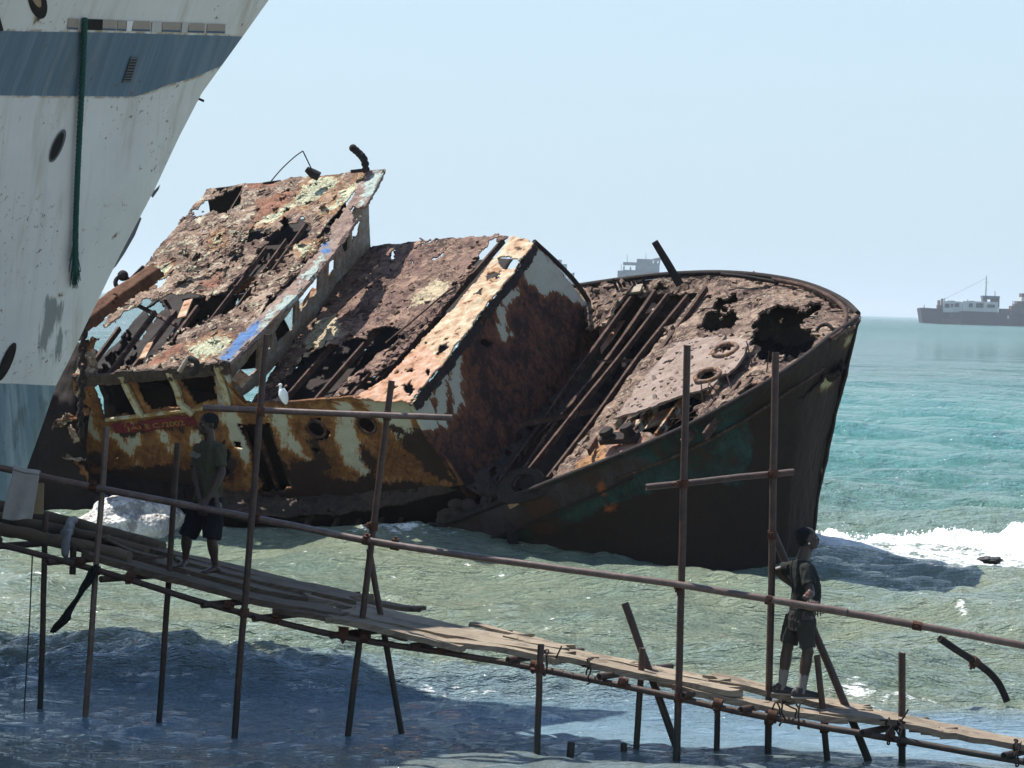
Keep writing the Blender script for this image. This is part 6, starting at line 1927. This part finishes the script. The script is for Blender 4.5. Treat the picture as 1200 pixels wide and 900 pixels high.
loft(m, [(Bq(.05, 0, .885), .178, .137), (Bq(.062, 0, .98), .178, .142), (Bq(.075, 0, 1.10), .184, .144), (Bq(.055, 0, 1.22), .197, .138), (Bq(.025, 0, 1.315), .186, .112), (Bq(.014, 0, 1.385), .105, .080)], S2, F2)
for k in (0, 1):
    e = sh[k] + (el[k] - sh[k]) * .66
    limb(m, sh[k], sh[k] + (e - sh[k]) * .4, .070, .066); m.tube([sh[k], e], [.070, .068], 14)
link('tee_shirt', remesh(m, 'tee_shirt', .008, 3, disp=.018, dscale=9), MAT['tee_dark'], man)
m = MB()
loft(m, [(Bq(.03, 0, .68), .165, .118), (Bq(.03, 0, .78), .172, .128), (Bq(.045, 0, .91), .168, .126)], S2, F2)
for k in (0, 1):
    hm_ = kn[k] + (hp[k] - kn[k]) * (.12 if k == 0 else .14)
    m.tube([hp[k], hp[k] + (hm_ - hp[k]) * .5, hm_], [.102, .094, .090], 16)
link('shorts', remesh(m, 'shorts', .008, 3, disp=.018, dscale=9), MAT['shorts_grey'], man)
for k in (0, 1):
    m = MB(); m.tube([an[k] + (kn[k] - an[k]) * .50, an[k] + (kn[k] - an[k]) * .25, an[k], an[k] - ZUP * .03], [.050, .046, .042, .044], 14)
    link('sock', remesh(m, 'sock', .006, 2, disp=.004, dscale=20), MAT['sock'], man)
    a = an[k]; g = F2 if k == 0 else (F2 * .93 - S2 * .35)
    sd = np.cross(ZUP, g)
    fl_ = O2[2] + .0
    m = MB()
    hb = np.array([a[0], a[1], fl_ + .045]) - g * .03
    loft_pts = [(hb - g * .045, .030, .05), (hb, .038, .055), (hb + g * .09, .044, .045), (hb + g * .17, .046, .034), (hb + g * .225, .030, .024)]
    for (c1, w1, h1), (c2, w2, h2) in zip(loft_pts[:-1], loft_pts[1:]):
        for t in np.linspace(0, 1, 6):
            c_ = c1 + (c2 - c1) * t; w_ = w1 + (w2 - w1) * t; h_ = h1 + (h2 - h1) * t
            m.ball(np.array([c_[0], c_[1], fl_ + .015 + h_ * .72]), (.035, w_, h_), 12, 8, (g, sd, ZUP))
    m.tube([a + ZUP * .03 - g * .01, hb], [.046, .050], 12)
    sh_ = link('sneaker', remesh(m, 'sneaker', .006, 2), MAT['shoe'], man)
    m = MB()
    for t in np.linspace(-.05, .225, 12):
        m.ball(np.array([*(hb + g * t)[:2], fl_ + .016]), (.03, .048 - .012 * abs(t - .09) / .14, .016), 10, 6, (g, sd, ZUP))
    link('sole', remesh(m, 'sole', .007, 2), MAT['sole'], sh_)
m = MB(); d_ = wr[0] - el[0]; d_ /= np.linalg.norm(d_); m.tube([wr[0] - d_ * .05, wr[0] - d_ * .025], .033, 12); m.build('wristband', MAT['redband2'], man)

# ---- barefoot man on the left, in the shade of the white ship
D1m = 25.46
O1 = P(236, 667, D1m)
def Q(px, py, o=0.0): return P(px, py, D1m + o)
F1 = np.array([-.70, -.71, 0]); S1 = np.cross(ZUP, F1)
man1 = empty('person', O1, 'barefoot man in khaki tee and dark shorts walking on the dark logs at left', 'person')
HF1 = np.array([-.78, -.62, -.08]); HF1 /= np.linalg.norm(HF1)
HS1 = np.cross(ZUP, HF1); HS1 /= np.linalg.norm(HS1); HU1 = np.cross(HF1, HS1)
m = MB()
at1 = head(m, Q(243.5, 497, 0), HF1, HU1, 1.0)
limb(m, Q(246, 520, .02), Q(245, 506, .01), .062, .057)
secs = [(Q(243, 600, 0), .155, .10), (Q(244, 588, 0), .158, .108), (Q(245.5, 572, 0), .142, .104), (Q(245, 556, 0), .148, .108), (Q(244.5, 540, 0), .168, .112), (Q(245, 527, .01), .170, .095), (Q(245.5, 519, .02), .100, .066)]
loft(m, secs, S1, F1)
shL, shR = Q(257, 526, -.12), Q(232.5, 526, .12)
elL, elR = Q(260, 554, -.20), Q(229, 555, .02)
wrL, wrR = Q(247, 580, -.27), Q(234, 582, -.16)
hpL, hpR = Q(251, 594, -.06), Q(235, 594, .06)
knL, knR = Q(248, 630, -.10), Q(219, 627, .06)
anL, anR = Q(252.5, 663, -.02), Q(217.5, 655, .14)
for a, b, c in ((shL, elL, wrL), (shR, elR, wrR)):
    limb(m, a, b, .050, .040, .004); limb(m, b, c, .040, .027, .006)
for a, b, c in ((hpL, knL, anL), (hpR, knR, anR)):
    limb(m, a, b, .086, .056, .004); limb(m, b, c, .052, .036, .012)
for k, (a, z) in enumerate(((anL, None), (anR, None))):
    g = np.array([-.62, -.78, 0]) if k == 0 else np.array([-.2, -.98, 0]); sd = np.cross(ZUP, g)
    zf = a[2] - .075
    m.tube([a, np.array([a[0], a[1], zf + .05])], [.036, .042], 12)
    for t in np.linspace(-.045, .15, 10):
        c = np.array([a[0], a[1], zf]) + g * t
        h = np.interp(t, [-.045, .0, .15], [.032, .044, .020]); w = np.interp(t, [-.045, .02, .11, .15], [.028, .036, .046, .042])
        m.ball(c + ZUP * h, (.035, w, h), 12, 7, (g, sd, ZUP))
    for i, o_ in enumerate((-.034, -.017, 0, .017, .034)):
        s_ = -1 if k == 0 else 1
        L = .035 - .004 * abs(i)
        c = np.array([a[0], a[1], zf + .013]) + g * .155 + sd * o_ * s_
        limb(m, c, c + g * L, .012 if i else .015, .010, 0, 4)
for wrp, pal, side in ((wrL, Q(239, 590, -.31), 1), (wrR, Q(236, 592, -.24), -1)):
    d = pal - wrp; d /= np.linalg.norm(d)
    sdv = np.cross(d, np.array([-.4, -.9, .1])); sdv /= np.linalg.norm(sdv)
    nv_ = np.cross(d, sdv)
    tps = []
    for i, L in enumerate((.85, 1.0, .95, .75)):
        o_ = (i - 1.5) * .021
        b0 = pal + d * .05 + sdv * o_
        tps.append([b0, b0 + d * .035 * L + nv_ * .012, b0 + d * .058 * L + nv_ * .034, b0 + d * .062 * L + nv_ * .058])
    th = [pal - sdv * .038 - d * .01, pal - sdv * .06 + d * .02 + nv_ * .015, pal - sdv * .055 + d * .05 + nv_ * .03]
    hand(m, wrp, pal, tps, th)
link('body', remesh(m, 'body', .0058, 3), MAT['skin'], man1)
m = MB()
m.ball(at1(-.024, 0, .036), np.array((.104, .083, .086)) * 1.0, 22, 14, (HF1, HS1, HU1)); m.ball(at1(-.06, 0, -.005), np.array((.056, .074, .06)) * 1.0, 16, 10, (HF1, HS1, HU1))
link('hair', remesh(m, 'hair', .007, 2, disp=.006, dscale=40), MAT['hair'], man1)
eyes(man1, at1, 1.0)
m = MB()
loft(m, [(Q(242, 588, 0), .158, .125), (Q(245, 572, 0), .152, .12), (Q(245, 556, 0), .156, .122), (Q(244.5, 540, 0), .174, .122), (Q(245, 526, .01), .172, .104), (Q(245.5, 517, .02), .105, .078)], S1, F1)
for a, b in ((shL, elL), (shR, elR)):
    e = a + (b - a) * .78
    m.ball(a, .068, 12, 8); m.tube([a, e], [.068, .070], 14)
ts = link('tee_shirt', remesh(m, 'tee_shirt', .008, 3, disp=.020, dscale=9), MAT['tee_khaki'], man1)
m = MB(); rr2 = np.random.default_rng(3)
for i in range(5):
    c = Q(233.5 + i * 2.6, 531.5 + (i % 2), 0) + F1 * (.128 - .008 * abs(i - 2)) + np.array([0, -.02, 0])
    m.beam(c + rr2.normal(0, .008, 3), c + np.array([.016, 0, .03]) * rr2.choice([-1, 1]), .008, .05)
m.build('shirt_print', MAT['printfade'], ts)
m = MB()
loft(m, [(Q(243, 606, 0), .165, .112), (Q(243, 596, 0), .170, .120), (Q(244, 582, 0), .162, .118)], S1, F1)
for a, b in ((hpL, knL), (hpR, knR)):
    e = b + (a - b) * -.02
    m.tube([a, a + (e - a) * .5, e], [.110, .106, .096], 16)
link('shorts', remesh(m, 'shorts', .008, 3, disp=.022, dscale=9), MAT['shorts_navy'], man1)

# ---- white egret on the wreck
E0 = P(331, 474, 43.2)
sc = 43.2 / FPX
def Eg(px, py, o=0.0): return P(px, py, 43.2 + o)
eg = empty('egret', E0, 'small white egret perched on the rim of the rusty deckhouse wall', 'bird')
m = MB()
pts = [Eg(335.5, 474), Eg(333.8, 468), Eg(331.5, 461), Eg(330, 455.5)]
m.tube(catmull(pts, 14), list(np.interp(np.linspace(0, 1, 14), [0, .25, .6, .9, 1], [.012, .062, .088, .060, .045])), 14)
m.tube(catmull([Eg(330.5, 457), Eg(328.4, 455), Eg(328.8, 452.8), Eg(329, 451)], 10), [.040, .036, .032, .028, .026, .024, .023, .023, .024, .026], 10)
m.ball(Eg(328.6, 451), (.038, .026, .027), 12, 8)
link('body', remesh(m, 'body', .008, 2), MAT['egret'], eg)
m = MB(); m.tube([Eg(327.4, 451.2), Eg(323.6, 452.6)], [.012, .003], 6); m.build('beak', MAT['beak'], eg)
for dx in (-.6, 1.0):
    m = MB(); m.tube([Eg(332.5 + dx, 466), Eg(331.6 + dx, 471, .02), Eg(331.8 + dx, 477)], .008, 5); m.build('leg', MAT['legb'], eg)
# ------------------------------------------------------------------ sea haze: the air itself
m = MB()
m.box((0, 14900, 38), 24000, 15700, 45)
hz = bpy.data.materials.new('sea_haze')
hz.use_nodes = True
t = hz.node_tree
t.nodes.remove(t.nodes['Principled BSDF'])
pv = t.nodes.new('ShaderNodeVolumePrincipled')
pv.inputs['Color'].default_value = (.78, .90, 1.0, 1)
pv.inputs['Density'].default_value = 1.3e-4
pv.inputs['Anisotropy'].default_value = 0.2
t.links.new(pv.outputs[0], t.nodes['Material Output'].inputs['Volume'])
o = m.build('haze', hz)
tag(o, 'thin pale sea haze', kind='stuff')
# ------------------------------------------------------------------ daylight
SUN_TO = Vector((-.41, .30, .86)).normalized()
sun = bpy.data.lights.new('sun', 'SUN')
sun.energy = 4.9
sun.angle = math.radians(.5)
sun.color = (1.0, .955, .88)
so = bpy.data.objects.new('sun', sun)
COL.objects.link(so)
so.location = (-20, 10, 40)
so.rotation_euler = SUN_TO.to_track_quat('Z', 'Y').to_euler()
wd = bpy.data.worlds.new('World')
SC.world = wd
wd.use_nodes = True
nt = wd.node_tree
bg = nt.nodes['Background']
sky = nt.nodes.new('ShaderNodeTexSky')
sky.sky_type = 'NISHITA'
sky.sun_disc = False
sky.sun_elevation = math.asin(SUN_TO.z)
sky.sun_rotation = math.atan2(SUN_TO.x, SUN_TO.y)
sky.altitude = 0
sky.air_density = 1.0
sky.dust_density = 0.25
sky.ozone_density = 1.8
# pale blue milky band of air low over the sea
tc = nt.nodes.new('ShaderNodeTexCoord')
sp = nt.nodes.new('ShaderNodeSeparateXYZ')
nt.links.new(tc.outputs['Generated'], sp.inputs[0])
mr_ = nt.nodes.new('ShaderNodeMapRange')
mr_.interpolation_type = 'SMOOTHSTEP'
mr_.inputs['From Min'].default_value = -.02
mr_.inputs['From Max'].default_value = .50
mr_.inputs['To Min'].default_value = 1.0
mr_.inputs['To Max'].default_value = 0.0
nt.links.new(sp.outputs[2], mr_.inputs['Value'])
mx = nt.nodes.new('ShaderNodeMix')
mx.data_type = 'RGBA'
nt.links.new(mr_.outputs[0], mx.inputs[0])
nt.links.new(sky.outputs[0], mx.inputs[6])
mx.inputs[7].default_value = (3.15, 4.0, 4.6, 1)
nt.links.new(mx.outputs[2], bg.inputs[0])
bg.inputs[1].default_value = .105
vs_ = SC.view_settings
vs_.view_transform = 'Standard'
vs_.look = 'None'
vs_.exposure = 0.85
vs_.gamma = 1.0
SC.display_settings.display_device = 'sRGB'
cy = SC.cycles
cy.use_denoising = True
cy.max_bounces = 6
cy.diffuse_bounces = 2
cy.glossy_bounces = 3
cy.transmission_bounces = 2
cy.volume_bounces = 0
cy.sample_clamp_indirect = 4
